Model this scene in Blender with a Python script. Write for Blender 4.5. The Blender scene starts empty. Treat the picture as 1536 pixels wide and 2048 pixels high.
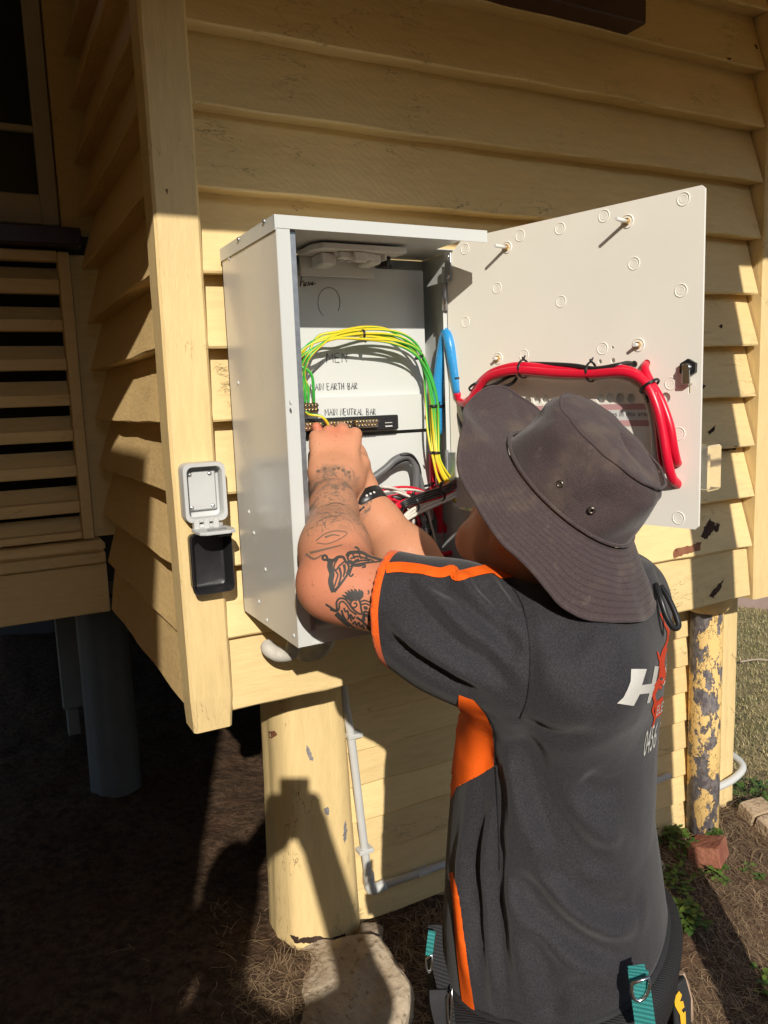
import bpy, bmesh, math, random
import numpy as np
from mathutils import Vector, Matrix
from mathutils.bvhtree import BVHTree
rnd = random.Random(7)
R_ = math.radians
S = bpy.context.scene
COL = S.collection

# ------------------------------------------------------------ camera (calibrated to the weatherboard lines and the box edges)
FPX, CX, CY = 1580.0, 768.0, 1024.0
RC = np.array([[0.88377382, -0.46642515, -0.03730161],
               [-0.09900186, -0.10848068, -0.9891565],
               [0.45732096, 0.87788355, -0.14204935]])
CAM = np.array([-0.323, -1.42, 1.72])
cd = bpy.data.cameras.new('camera'); cam = bpy.data.objects.new('camera', cd); COL.objects.link(cam)
m = Matrix.Identity(4)
for i in range(3):
    m[i][0] = RC[0][i]; m[i][1] = -RC[1][i]; m[i][2] = -RC[2][i]; m[i][3] = CAM[i]
cam.matrix_world = m
cd.sensor_fit = 'VERTICAL'; cd.sensor_height = 24.0; cd.lens = 24.0 * FPX / 2048.0
cd.clip_start = 0.02; cd.clip_end = 400.0
S.camera = cam

# ------------------------------------------------------------ sky, sun, exposure
SUN_EL, SUN_AZ = 26.6, 19.6          # azimuth: light travels towards +Y turned this much to +X
w = bpy.data.worlds.new('World'); S.world = w; w.use_nodes = True
wt = w.node_tree; wt.nodes.clear()
sk = wt.nodes.new('ShaderNodeTexSky'); sk.sky_type = 'NISHITA'; sk.sun_disc = False
sk.sun_elevation = R_(SUN_EL); sk.sun_rotation = R_(180.0 + SUN_AZ); sk.air_density = 1.0; sk.dust_density = 0.4; sk.ozone_density = 0.6
bg = wt.nodes.new('ShaderNodeBackground'); bg.inputs[1].default_value = 0.14
wo = wt.nodes.new('ShaderNodeOutputWorld')
wt.links.new(sk.outputs[0], bg.inputs[0]); wt.links.new(bg.outputs[0], wo.inputs[0])
sd = bpy.data.lights.new('sun', 'SUN'); sd.energy = 4.9; sd.angle = R_(0.53); sd.color = (1.0, 0.93, 0.82)
sun = bpy.data.objects.new('sun', sd); COL.objects.link(sun)
SD = Vector((math.sin(R_(SUN_AZ)) * math.cos(R_(SUN_EL)), math.cos(R_(SUN_AZ)) * math.cos(R_(SUN_EL)), -math.sin(R_(SUN_EL))))
sun.rotation_euler = SD.to_track_quat('-Z', 'Y').to_euler(); sun.location = (-3, -8, 6)
S.view_settings.view_transform = 'Standard'; S.view_settings.look = 'None'
S.view_settings.gamma = 1.0; S.view_settings.exposure = -0.1; S.view_settings.use_curve_mapping = False

# ------------------------------------------------------------ helpers
def ray(px, py): return RC.T @ np.array([px - CX, py - CY, FPX])
def at(px, py, y):
    """point of the plane Y = y seen at a photo pixel (wall planes and parallels)"""
    d = ray(px, py); t = (y - CAM[1]) / d[1]; return Vector(CAM + t * d)
def onplane(px, py, P, n):
    d = ray(px, py); n = np.array(n); t = float((np.array(P) - CAM) @ n) / float(d @ n); return Vector(CAM + t * d)
def atdepth(px, py, dep):
    d = ray(px, py); return Vector(CAM + d * (dep / FPX))
def atz(px, py, z):
    d = ray(px, py); t = (z - CAM[2]) / d[2]; return Vector(CAM + t * d)

class MB:
    """collects shapes into one mesh"""
    def __init__(s): s.v = []; s.f = []; s.uv = {}; s.sm = []; s.mi = []
    def add(s, vs, fs, smooth=False, mi=0):
        o = len(s.v); s.v += [tuple(v) for v in vs]
        for f in fs: s.f.append(tuple(i + o for i in f)); s.sm.append(smooth); s.mi.append(mi)
        return o
    def box(s, x0, x1, y0, y1, z0, z1, b=0.0, mat=None, mi=0):
        if x0 > x1: x0, x1 = x1, x0
        if y0 > y1: y0, y1 = y1, y0
        if z0 > z1: z0, z1 = z1, z0
        b = min(b, (x1 - x0) * .45, (y1 - y0) * .45, (z1 - z0) * .45)
        if b <= 0:
            vs = [(x, y, z) for x in (x0, x1) for y in (y0, y1) for z in (z0, z1)]
            fs = [(0, 1, 3, 2), (4, 6, 7, 5), (0, 4, 5, 1), (2, 3, 7, 6), (0, 2, 6, 4), (1, 5, 7, 3)]
        else:
            vs = []; fs = []; idx = {}
            for i, x in enumerate((x0, x1)):
                for j, y in enumerate((y0, y1)):
                    for k, z in enumerate((z0, z1)):
                        sx = b if i == 0 else -b; sy = b if j == 0 else -b; sz = b if k == 0 else -b
                        idx[i, j, k] = len(vs)
                        vs += [(x, y + sy, z + sz), (x + sx, y, z + sz), (x + sx, y + sy, z)]
            g = lambda i, j, k, a: idx[i, j, k] + a
            q = [(0, 0), (1, 0), (1, 1), (0, 1)]
            for i in (0, 1):
                a = [g(i, j, k, 0) for j, k in q]; fs.append(tuple(a if i else a[::-1]))
                a = [g(j, i, k, 1) for j, k in q]; fs.append(tuple(a[::-1] if i else a))
                a = [g(j, k, i, 2) for j, k in q]; fs.append(tuple(a if i else a[::-1]))
            for i in (0, 1):
                for j in (0, 1):
                    e = [g(i, j, 0, 0), g(i, j, 1, 0), g(i, j, 1, 1), g(i, j, 0, 1)]; fs.append(tuple(e if i == j else e[::-1]))
                    e = [g(i, 0, j, 0), g(i, 1, j, 0), g(i, 1, j, 2), g(i, 0, j, 2)]; fs.append(tuple(e[::-1] if i == j else e))
                    e = [g(0, i, j, 1), g(1, i, j, 1), g(1, i, j, 2), g(0, i, j, 2)]; fs.append(tuple(e if i == j else e[::-1]))
            for i in (0, 1):
                for j in (0, 1):
                    for k in (0, 1):
                        e = [g(i, j, k, 0), g(i, j, k, 1), g(i, j, k, 2)]; fs.append(tuple(e if (i + j + k) % 2 else e[::-1]))
        if mat is not None: vs = [tuple(mat @ Vector(v)) for v in vs]
        s.add(vs, fs, False, mi); return s
    def cyl(s, p0, p1, r0, r1=None, n=16, cap=True, smooth=True, mi=0):
        r1 = r0 if r1 is None else r1
        p0 = Vector(p0); p1 = Vector(p1); a = (p1 - p0).normalized()
        u = a.orthogonal().normalized(); v = a.cross(u)
        vs = []
        for p, r in ((p0, r0), (p1, r1)):
            for i in range(n):
                t = 2 * math.pi * i / n; vs.append(p + u * (r * math.cos(t)) + v * (r * math.sin(t)))
        s.add(vs, [(i, (i + 1) % n, n + (i + 1) % n, n + i) for i in range(n)], smooth, mi)
        if cap:
            o = len(s.v) - 2 * n
            s.f.append(tuple(o + n - 1 - i for i in range(n))); s.sm.append(False); s.mi.append(mi)
            s.f.append(tuple(o + n + i for i in range(n))); s.sm.append(False); s.mi.append(mi)
        return s
    def tube(s, pts, r, n=10, cap=True, closed=False, mi=0, radii=None, flat=None, up=None):
        """tube along a smooth path; uv: u round, v along (metres)"""
        P = [Vector(p) for p in pts]; m_ = len(P); vs = []; uvs = []
        T = []
        for i in range(m_):
            a = P[(i - 1) % m_] if (closed or i > 0) else P[0]; b = P[(i + 1) % m_] if (closed or i < m_ - 1) else P[-1]
            t = (b - a); T.append(t.normalized() if t.length > 1e-9 else Vector((0, 0, 1)))
        u = T[0].orthogonal().normalized() if up is None else (Vector(up) - T[0] * Vector(up).dot(T[0])).normalized()
        L = 0.0
        for i in range(m_):
            if i: L += (P[i] - P[i - 1]).length
            u = (u - T[i] * u.dot(T[i]));
            u = u.normalized() if u.length > 1e-6 else T[i].orthogonal().normalized()
            v = T[i].cross(u); rr = radii[i] if radii is not None else r
            for j in range(n):
                a = 2 * math.pi * j / n; cu = math.cos(a); sv = math.sin(a)
                if flat: cu *= flat
                vs.append(P[i] + u * (rr * cu) + v * (rr * sv)); uvs.append((j / n, L))
        o = len(s.v); s.v += [tuple(v) for v in vs]
        rings = m_ if closed else m_ - 1
        for i in range(rings):
            i2 = (i + 1) % m_
            for j in range(n):
                j2 = (j + 1) % n; fi = len(s.f)
                s.f.append((o + i * n + j, o + i * n + j2, o + i2 * n + j2, o + i2 * n + j)); s.sm.append(True); s.mi.append(mi)
                a, b = uvs[i * n + j], uvs[i2 * n + j]; ju = (j + 1) / n
                s.uv[fi] = [(a[0], a[1]), (ju, a[1]), (ju, b[1]), (b[0], b[1])]
        if cap and not closed:
            s.f.append(tuple(o + n - 1 - j for j in range(n))); s.sm.append(False); s.mi.append(mi)
            s.f.append(tuple(o + (m_ - 1) * n + j for j in range(n))); s.sm.append(False); s.mi.append(mi)
        return s
    def lathe(s, c, axis, prof, n=24, mi=0, smooth=True):
        c = Vector(c); a = Vector(axis).normalized(); u = a.orthogonal().normalized(); v = a.cross(u); k = len(prof)
        vs = [c + a * h + u * (r * math.cos(2 * math.pi * i / n)) + v * (r * math.sin(2 * math.pi * i / n)) for (r, h) in prof for i in range(n)]
        fs = [(j * n + i, j * n + (i + 1) % n, (j + 1) * n + (i + 1) % n, (j + 1) * n + i) for j in range(k - 1) for i in range(n)]
        s.add(vs, fs, smooth, mi); return s
    def prism(s, poly, y0, y1, mat=None, mi=0, b=0.0):
        """polygon in (x,z), extruded along y"""
        n = len(poly); vs = [(x, y0, z) for x, z in poly] + [(x, y1, z) for x, z in poly]
        if mat is not None: vs = [tuple(mat @ Vector(v)) for v in vs]
        fs = [tuple(range(n)), tuple(range(2 * n - 1, n - 1, -1))] + [(i, n + i, n + (i + 1) % n, (i + 1) % n) for i in range(n)]
        s.add(vs, fs, False, mi); return s
    def xf(s, mat, start=0):
        for i in range(start, len(s.v)): s.v[i] = tuple(mat @ Vector(s.v[i]))
        return s
    def mesh(s, name):
        me = bpy.data.meshes.new(name); me.from_pydata(s.v, [], s.f)
        me.polygons.foreach_set('use_smooth', s.sm); me.polygons.foreach_set('material_index', s.mi)
        if s.uv:
            ul = me.uv_layers.new(name='UVMap')
            for p in me.polygons:
                q = s.uv.get(p.index)
                if q:
                    for k, li in enumerate(p.loop_indices): ul.data[li].uv = q[k]
        bm = bmesh.new(); bm.from_mesh(me); bmesh.ops.recalc_face_normals(bm, faces=bm.faces); bm.to_mesh(me); bm.free()
        me.update(); return me
    def build(s, name, mat, parent=None, bevel=0.0, subd=0):
        me = s.mesh(name)
        for mm in (mat if isinstance(mat, (list, tuple)) else [mat]): me.materials.append(mm)
        o = bpy.data.objects.new(name, me); COL.objects.link(o)
        if parent is not None: par(o, parent)
        if bevel > 0:
            md = o.modifiers.new('bevel', 'BEVEL'); md.width = bevel; md.segments = 2; md.limit_method = 'ANGLE'; md.angle_limit = R_(35)
        if subd:
            md = o.modifiers.new('subd', 'SUBSURF'); md.levels = subd; md.render_levels = subd
        return o
def par(o, p):
    o.parent = p; o.matrix_parent_inverse = p.matrix_world.inverted()
def empty(name, loc, parent=None):
    o = bpy.data.objects.new(name, None); COL.objects.link(o); o.empty_display_size = 0.05
    o.matrix_world = Matrix.Translation(Vector(loc))
    if parent is not None: par(o, parent)
    return o
def tag(o, label=None, cat=None, group=None, kind=None):
    if label: o['label'] = label
    if cat: o['category'] = cat
    if group: o['group'] = group
    if kind: o['kind'] = kind
    return o
def spline(pts, n=8, closed=False):
    """Catmull-Rom through the points"""
    P = [Vector(p) for p in pts]; out = []; m_ = len(P)
    for i in range(m_ if closed else m_ - 1):
        if closed: p0, p1, p2, p3 = P[(i - 1) % m_], P[i], P[(i + 1) % m_], P[(i + 2) % m_]
        else:
            p1, p2 = P[i], P[i + 1]; p0 = P[i - 1] if i else p1 * 2 - p2; p3 = P[i + 2] if i + 2 < m_ else p2 * 2 - p1
        for k in range(n):
            t = k / n
            out.append(0.5 * ((2 * p1) + (p2 - p0) * t + (2 * p0 - 5 * p1 + 4 * p2 - p3) * t * t + (3 * p1 - p0 - 3 * p2 + p3) * t ** 3))
    if not closed: out.append(P[-1])
    return out

# ------------------------------------------------------------ materials
class NT:
    def __init__(s, name):
        s.m = bpy.data.materials.new(name); s.m.use_nodes = True; s.t = s.m.node_tree; s.t.nodes.clear()
        s.out = s.t.nodes.new('ShaderNodeOutputMaterial')
    def n(s, typ, ins=None, **props):
        nd = s.t.nodes.new('ShaderNode' + typ)
        for k, v in props.items(): setattr(nd, k, v)
        for k, v in (ins or {}).items():
            sock = nd.inputs[k]
            if isinstance(v, bpy.types.NodeSocket): s.t.links.new(v, sock)
            else:
                if hasattr(sock.default_value, '__len__') and not hasattr(v, '__len__'): v = [v] * len(sock.default_value)
                if hasattr(sock.default_value, '__len__') and len(sock.default_value) == 4 and len(v) == 3: v = tuple(v) + (1.0,)
                sock.default_value = v
        return nd
    def math(s, op, a, b=0.0, c=0.0, clamp=False): 
        nd = s.n('Math', {0: a, 1: b, 2: c}, operation=op); nd.use_clamp = clamp; return nd.outputs[0]
    def vec(s, op, a, b=(0, 0, 0)): return s.n('VectorMath', {0: a, 1: b}, operation=op).outputs[0]
    def mix(s, f, a, b, blend='MIX'):
        nd = s.t.nodes.new('ShaderNodeMix'); nd.data_type = 'RGBA'; nd.blend_type = blend
        for k, v in ((0, f), (6, a), (7, b)):
            if isinstance(v, bpy.types.NodeSocket): s.t.links.new(v, nd.inputs[k])
            else: nd.inputs[k].default_value = v if k == 0 else (tuple(v) + (1.0,) if len(v) == 3 else v)
        return nd.outputs[2]
    def coord(s, kind='Object', scale=(1, 1, 1), rnd_off=True):
        c = s.n('TexCoord').outputs[kind]
        if rnd_off:
            r = s.n('ObjectInfo').outputs['Random']
            c = s.vec('ADD', c, s.vec('MULTIPLY', s.n('CombineXYZ', {0: r, 1: r, 2: r}).outputs[0], (31.7, 17.3, 23.9)))
        if scale != (1, 1, 1): c = s.vec('MULTIPLY', c, scale)
        return c
    def noise(s, c, scale, det=3, rough=0.55, dist=0.0): return s.n('TexNoise', {'Vector': c, 'Scale': scale, 'Detail': det, 'Roughness': rough, 'Distortion': dist}).outputs['Fac']
    def ramp(s, f, a, b, smooth=True):
        return s.n('MapRange', {0: f, 1: a, 2: b, 3: 0.0, 4: 1.0}, interpolation_type='SMOOTHSTEP' if smooth else 'LINEAR').outputs[0]
    def bump(s, h, strength=0.3, dist=0.002, norm=None):
        d = {'Height': h, 'Strength': strength, 'Distance': dist}
        if norm is not None: d['Normal'] = norm
        return s.n('Bump', d).outputs[0]
    def done(s, color, rough=0.6, normal=None, metal=0.0, spec=0.5, **extra):
        d = {'Base Color': color, 'Roughness': rough, 'Metallic': metal, 'Specular IOR Level': spec}
        if normal is not None: d['Normal'] = normal
        d.update(extra)
        b = s.n('BsdfPrincipled', d); s.t.links.new(b.outputs[0], s.out.inputs[0]); return s.m

def simple(name, col, rough=0.5, var=0.12, vs=40.0, bump=0.0, bs=200.0, metal=0.0, spec=0.5, bd=0.001, **ex):
    t = NT(name); c = t.coord()
    n1 = t.noise(c, vs, 4)
    k = t.math('MULTIPLY_ADD', t.math('SUBTRACT', n1, 0.5), 2 * var, 1.0)
    colr = t.vec('MULTIPLY', t.n('RGB').outputs[0], (1, 1, 1)); t.t.nodes['RGB'].outputs[0].default_value = tuple(col) + (1,)
    colr = t.vec('MULTIPLY', colr, t.n('CombineXYZ', {0: k, 1: k, 2: k}).outputs[0])
    rr = t.math('MULTIPLY_ADD', t.math('SUBTRACT', t.noise(c, vs * 2.3, 3), 0.5), 0.2, rough)
    nb = t.bump(t.noise(c, bs, 3), bump, bd) if bump > 0 else None
    return t.done(colr, rr, nb, metal, spec, **ex)

CREAM = (0.79, 0.60, 0.30)
def paint(name, axis='x', flake=0.69, saw=0.0, col=CREAM, under=(0.085, 0.055, 0.035), crack=0.5, stain=0.5):
    """weathered house paint on timber; grain runs along axis"""
    t = NT(name)
    st = {'x': (1, 6, 6), 'y': (6, 1, 6), 'z': (6, 6, 1)}[axis]
    c0 = t.coord(); c = t.vec('MULTIPLY', c0, st)
    fine = t.noise(c, 55, 5, 0.6); broad = t.noise(c0, 3.2, 4, 0.6); mid = t.noise(c, 6.0, 5, 0.65)
    # flaked paint: stretched patches where two noises agree
    f1 = t.noise(t.vec('MULTIPLY', c0, {'x': (5, 14, 11), 'y': (14, 5, 11), 'z': (14, 11, 5)}[axis]), 1.0, 6, 0.62)
    fl = t.math('MULTIPLY', t.ramp(f1, flake, flake + 0.012), t.ramp(broad, 0.47, 0.52))
    # hairline cracks
    cr = t.math('ABSOLUTE', t.math('SUBTRACT', t.noise(t.vec('MULTIPLY', c0, {'x': (9, 30, 26), 'y': (30, 9, 26), 'z': (30, 26, 9)}[axis]), 1.0, 4, 0.6, 0.6), 0.5))
    cr = t.math('MULTIPLY', t.math('SUBTRACT', 1.0, t.ramp(cr, 0.0015, 0.0055)), t.ramp(t.noise(c0, 7.0, 2), 0.55, 0.64))
    cr = t.math('MULTIPLY', cr, crack)
    dirt = t.ramp(mid, 0.52, 0.78)
    base = t.mix(t.math('MULTIPLY', broad, 0.35), col, (col[0] * 0.93, col[1] * 0.86, col[2] * 0.72))
    base = t.mix(t.math('MULTIPLY', dirt, 0.42 * stain), base, (col[0] * 0.62, col[1] * 0.52, col[2] * 0.42))
    sp = t.ramp(t.noise(c0, 190, 2), 0.70, 0.76)
    base = t.mix(t.math('MULTIPLY', sp, 0.25 * stain), base, (0.16, 0.10, 0.05))
    bare = t.mix(t.ramp(t.noise(c, 9, 3), 0.4, 0.6), under, (under[0] * 2.6, under[1] * 2.4, under[2] * 2.3))
    rv = t.math('MULTIPLY_ADD', t.n('ObjectInfo').outputs['Random'], 0.14, 0.90)
    gr = t.math('MULTIPLY', rv, t.math('MULTIPLY_ADD', t.ramp(t.noise(c, 14, 5, 0.7), 0.25, 0.75), 0.12, 0.94))
    base = t.vec('MULTIPLY', base, t.n('CombineXYZ', {0: gr, 1: gr, 2: gr}).outputs[0])
    colr = t.mix(cr, t.mix(fl, base, bare), (0.045, 0.028, 0.016))
    h = t.math('ADD', t.math('MULTIPLY', fine, 0.35), t.math('MULTIPLY', mid, 0.6))
    if saw > 0:
        wv = t.n('TexWave', {'Vector': t.vec('ADD', c0, {'x': (-0.9, 0, 0.35), 'y': (0, -0.9, 0.35), 'z': (0, 0, 0)}[axis]), 'Scale': 22.0, 'Distortion': 7.0, 'Detail': 3.0, 'Detail Scale': 2.0}, wave_type='RINGS', rings_direction='SPHERICAL').outputs['Fac']
        h = t.math('ADD', h, t.math('MULTIPLY', wv, saw))
    h = t.math('SUBTRACT', h, t.math('MULTIPLY', t.math('MAXIMUM', fl, cr), 1.1))
    return t.done(colr, t.math('MULTIPLY_ADD', fl, 0.3, 0.5), t.bump(h, 0.85, 0.0026), 0.0, 0.35)

MAT = {}
MAT['cream_x'] = paint('cream_paint_board', 'x', 0.70, 0.0)
MAT['cream_x_saw'] = paint('cream_paint_sawn_board', 'x', 0.735, 0.22, crack=0.5)
MAT['cream_x_worn'] = paint('cream_paint_worn_board', 'x', 0.605, 0.0, crack=1.0)
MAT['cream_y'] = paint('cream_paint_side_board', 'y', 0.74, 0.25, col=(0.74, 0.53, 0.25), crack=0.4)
MAT['cream_z'] = paint('cream_paint_upright', 'z', 0.735, 0.0, crack=0.35)
MAT['cream_stump'] = paint('cream_paint_stump', 'z', 0.71, 0.0, crack=1.0, under=(0.16, 0.15, 0.15))
MAT['cream_far'] = paint('cream_paint_porch', 'x', 0.75, 0.0, col=(0.74, 0.55, 0.27), crack=0.3)
MAT['maroon'] = simple('maroon_gloss_paint', (0.030, 0.008, 0.017), 0.35, 0.3, 12)
MAT['grey_box'] = simple('grey_powder_coat', (0.60, 0.62, 0.60), 0.34, 0.03, 9, 0.06, 900, bd=0.0004)
MAT['grey_gloss'] = simple('grey_gloss_coat', (0.66, 0.65, 0.62), 0.24, 0.03, 9, 0.04, 500, spec=0.8, bd=0.0004)
MAT['grey_in'] = simple('grey_enamel', (0.62, 0.64, 0.62), 0.42, 0.04, 9, 0.05, 700, bd=0.0004)
MAT['beige_panel'] = simple('beige_switch_panel', (0.86, 0.83, 0.745), 0.48, 0.05, 7, 0.08, 700, bd=0.0004)
MAT['galv'] = simple('galvanised_steel', (0.46, 0.47, 0.48), 0.38, 0.22, 60, metal=0.85)
MAT['chrome'] = simple('bright_steel', (0.7, 0.7, 0.7), 0.22, 0.1, 60, metal=1.0)
MAT['brass'] = simple('brass', (0.80, 0.55, 0.24), 0.3, 0.15, 60, metal=1.0)
MAT['black_plastic'] = simple('black_plastic', (0.012, 0.012, 0.013), 0.36, 0.2, 60)
MAT['black_satin'] = simple('black_satin_plastic', (0.016, 0.016, 0.018), 0.42, 0.15, 25, 0.05, 500)
MAT['grey_plastic'] = simple('light_grey_plastic', (0.50, 0.51, 0.51), 0.42, 0.08, 20, 0.05, 300)
MAT['white_plastic'] = simple('white_plastic', (0.70, 0.70, 0.67), 0.4, 0.06, 20)
MAT['conduit'] = simple('pale_grey_conduit', (0.55, 0.56, 0.55), 0.45, 0.08, 15)
MAT['conduit_corr'] = simple('cream_grey_corrugated', (0.56, 0.53, 0.47), 0.5, 0.08, 15)
MAT['red_pvc'] = simple('red_cable_sheath', (0.68, 0.008, 0.035), 0.32, 0.06, 30)
MAT['blue_tape'] = simple('blue_tape', (0.03, 0.28, 0.62), 0.28, 0.18, 40, 0.35, 90, bd=0.0015)
MAT['white_pvc'] = simple('white_cable_sheath', (0.68, 0.64, 0.57), 0.42, 0.06, 30)
MAT['grey_pvc'] = simple('grey_cable_sheath', (0.14, 0.145, 0.15), 0.42, 0.1, 30)
MAT['black_pvc'] = simple('black_cable_sheath', (0.015, 0.015, 0.016), 0.38, 0.1, 30)
MAT['ink'] = simple('marker_ink', (0.012, 0.012, 0.016), 0.5, 0.1, 60)
MAT['white_label'] = simple('white_label', (0.72, 0.72, 0.70), 0.45, 0.03, 30)
MAT['red_ink'] = simple('red_print', (0.50, 0.05, 0.07), 0.5, 0.05, 30)
def m_earth():
    t = NT('green_yellow_earth_sheath'); uv = t.n('TexCoord').outputs['UV']; s = t.n('SeparateXYZ', {0: uv})
    u = t.math('FRACT', t.math('ADD', s.outputs[0], t.math('MULTIPLY', s.outputs[1], 2.3)))
    k = t.ramp(t.math('ABSOLUTE', t.math('SUBTRACT', u, 0.5)), 0.26, 0.28)
    return t.done(t.mix(k, (0.05, 0.42, 0.06), (0.80, 0.62, 0.03)), 0.34)
MAT['earth'] = m_earth()
def m_glass(name, col=(1, 1, 1), rough=0.05):
    t = NT(name); return t.done(col, rough, None, 0, 0.5, **{'Transmission Weight': 0.92, 'IOR': 1.2})
MAT['clear'] = m_glass('clear_polycarbonate', (0.92, 0.93, 0.9), 0.08)
def m_pane():
    t = NT('dark_window_glass'); c = t.coord()
    return t.done(t.mix(t.noise(c, 9, 3), (0.012, 0.018, 0.014), (0.022, 0.03, 0.024)), 0.14, None, 0, 0.25)
MAT['pane'] = m_pane()

# ============================================================ setting: ground, lawn, sky side
def sstep(a, b, x):
    t = np.clip((np.asarray(x, float) - a) / (b - a), 0, 1); return t * t * (3 - 2 * t)
def vnoise(p, seed=0):
    """value noise, p (n,d) with d 2 or 3"""
    p = np.asarray(p, float); i = np.floor(p).astype(np.int64); f = p - i; f = f * f * (3 - 2 * f); d = p.shape[1]
    res = np.zeros(len(p))
    for c in range(1 << d):
        off = np.array([(c >> k) & 1 for k in range(d)]); q = i + off; h = np.zeros(len(p), np.int64) + seed * 7919
        for k, pr in enumerate((73856093, 19349663, 83492791)[:d]): h = h ^ (q[:, k] * pr)
        h = (h * 1103515245 + 12345) & 0x7fffffff; h = (h ^ (h >> 13)) * 60493 & 0x7fffffff
        wgt = np.prod(np.where(off, f, 1 - f), axis=1); res += wgt * (h / 0x7fffffff)
    return res
def fbm(p, seed=0, oct=4):
    p = np.asarray(p, float); r = 0; a = 0.5
    for o in range(oct): r = r + a * (vnoise(p, seed + o) - 0.5); p = p * 2.03; a *= 0.5
    return r
def ground_base(x, y):
    x = np.asarray(x, float); y = np.asarray(y, float)
    z = 0.385 - 0.085 * (np.clip(x, -1.0, 2.3) - 0.3)
    z = z - 0.34 * sstep(0.0, 1.0, (0.28 - y) / 0.85)
    far = sstep(2.6, 5.0, x); z = z * (1 - far) + 0.20 * far
    return z
def ground_z(x, y):
    x = np.atleast_1d(np.asarray(x, float)); y = np.atleast_1d(np.asarray(y, float))
    p = np.stack([x, y], 1); near = np.exp(-((x - .8) ** 2 + (y - .2) ** 2) / 40.0)
    return ground_base(x, y) + (0.05 * fbm(p * 3.0, 3) + 0.03 * fbm(p * 14.0, 9, 3)) * near
def gz(x, y): return float(ground_z(x, y)[0])

def axis_pts(lo, hi, step, far, grow=1.35):
    a = list(np.arange(lo, hi + 1e-6, step)); s = step; v = hi
    while v < far: s *= grow; v += s; a.append(v)
    s = step; v = lo; b = []
    while v > -far: s *= grow; v -= s; b.append(v)
    return np.array(b[::-1] + a)
gx = axis_pts(-1.2, 3.2, 0.025, 150); gy = axis_pts(-1.6, 2.2, 0.025, 150)
GX, GY = np.meshgrid(gx, gy, indexing='ij'); ZZ = ground_z(GX.ravel(), GY.ravel())
nx_, ny_ = GX.shape; idx = np.arange(nx_ * ny_).reshape(nx_, ny_)
me = bpy.data.meshes.new('ground')
me.from_pydata(np.stack([GX.ravel(), GY.ravel(), ZZ], 1).tolist(), [], np.stack([idx[:-1, :-1].ravel(), idx[1:, :-1].ravel(), idx[1:, 1:].ravel(), idx[:-1, 1:].ravel()], 1).tolist())
me.polygons.foreach_set('use_smooth', [True] * len(me.polygons))
def m_ground():
    t = NT('bare_soil_and_dry_lawn'); c = t.coord(rnd_off=False); s = t.n('SeparateXYZ', {0: c})
    n1 = t.noise(c, 5, 5, 0.6); n2 = t.noise(c, 38, 5, 0.65); n3 = t.noise(c, 160, 3, 0.6)
    soil = t.mix(t.ramp(n2, 0.3, 0.7), (0.045, 0.027, 0.017), (0.125, 0.078, 0.048))
    soil = t.mix(t.math('MULTIPLY', t.ramp(n3, 0.55, 0.75), 0.6), soil, (0.21, 0.145, 0.085))
    soil = t.mix(t.math('MULTIPLY', t.ramp(n1, 0.5, 0.7), 0.5), soil, (0.105, 0.052, 0.032))
    grass = t.mix(t.ramp(n2, 0.35, 0.65), (0.22, 0.18, 0.085), (0.40, 0.31, 0.165))
    grass = t.mix(t.math('MULTIPLY', t.ramp(n1, 0.45, 0.65), 0.6), grass, (0.16, 0.16, 0.055))
    d = t.math('ADD', t.math('ADD', s.outputs[0], t.math('MULTIPLY', s.outputs[1], 0.35)), t.math('MULTIPLY', n1, 0.5))
    k = t.ramp(d, 2.45, 2.62)
    h = t.math('ADD', t.math('MULTIPLY', n2, 0.7), t.math('MULTIPLY', n3, 0.3))
    return t.done(t.mix(k, soil, grass), 0.95, t.bump(h, 0.8, 0.02), 0, 0.15)
me.materials.append(m_ground())
ground = bpy.data.objects.new('ground', me); COL.objects.link(ground); tag(ground, kind='structure')

# ============================================================ the house
house = empty('house', (0.0, 0.0, 1.115))
tag(house, 'cream weatherboard timber house with peeling paint and a shaded louvred porch recess', 'house')
ZL = [1.14, 1.28, 1.417, 1.555, 1.688, 1.822, 1.953, 2.096, 2.234, 2.369, 2.505, 2.642, 2.779, 2.916]

def board(z0, h, t, a0, a1, face, seed, seg=26):
    """one lapped weatherboard; face 'f' looks to -Y (length along x), 's' looks to -X (length along y)"""
    r = random.Random(seed); mb = MB(); o = MB(); n = seg
    prof = [(t + .012, z0 + .003), (.003, z0), (0.0, z0 + .0035), (t * .5 - .001, z0 + h * .5), (t + .003, z0 + h + .012), (t + .014, z0 + h + .012)]
    ph = [r.uniform(0, 6.28) for _ in range(4)]
    vs = []
    for i in range(n + 1):
        a = a0 + (a1 - a0) * i / n
        wz = .0016 * math.sin(a * 5.1 + ph[0]) + .0009 * math.sin(a * 23 + ph[1]); wy = .0022 * math.sin(a * 3.3 + ph[2]) + .0012 * math.sin(a * 17 + ph[3])
        for k, (d, z) in enumerate(prof):
            e = r.uniform(-.0007, .0007) if k in (1, 2) else 0
            dd = d + (wy if 0 < k < 4 else 0) + e; zz = z + (wz if k < 3 else 0) + e
            vs.append((a, dd, zz) if face == 'f' else (dd, a, zz))
    m_ = len(prof); fs = []
    for i in range(n):
        for k in range(m_):
            k2 = (k + 1) % m_; fs.append((i * m_ + k, i * m_ + k2, (i + 1) * m_ + k2, (i + 1) * m_ + k))
    fs += [tuple(range(m_)), tuple(n * m_ + k for k in range(m_))[::-1]]
    mb.add(vs, fs); return mb

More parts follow.
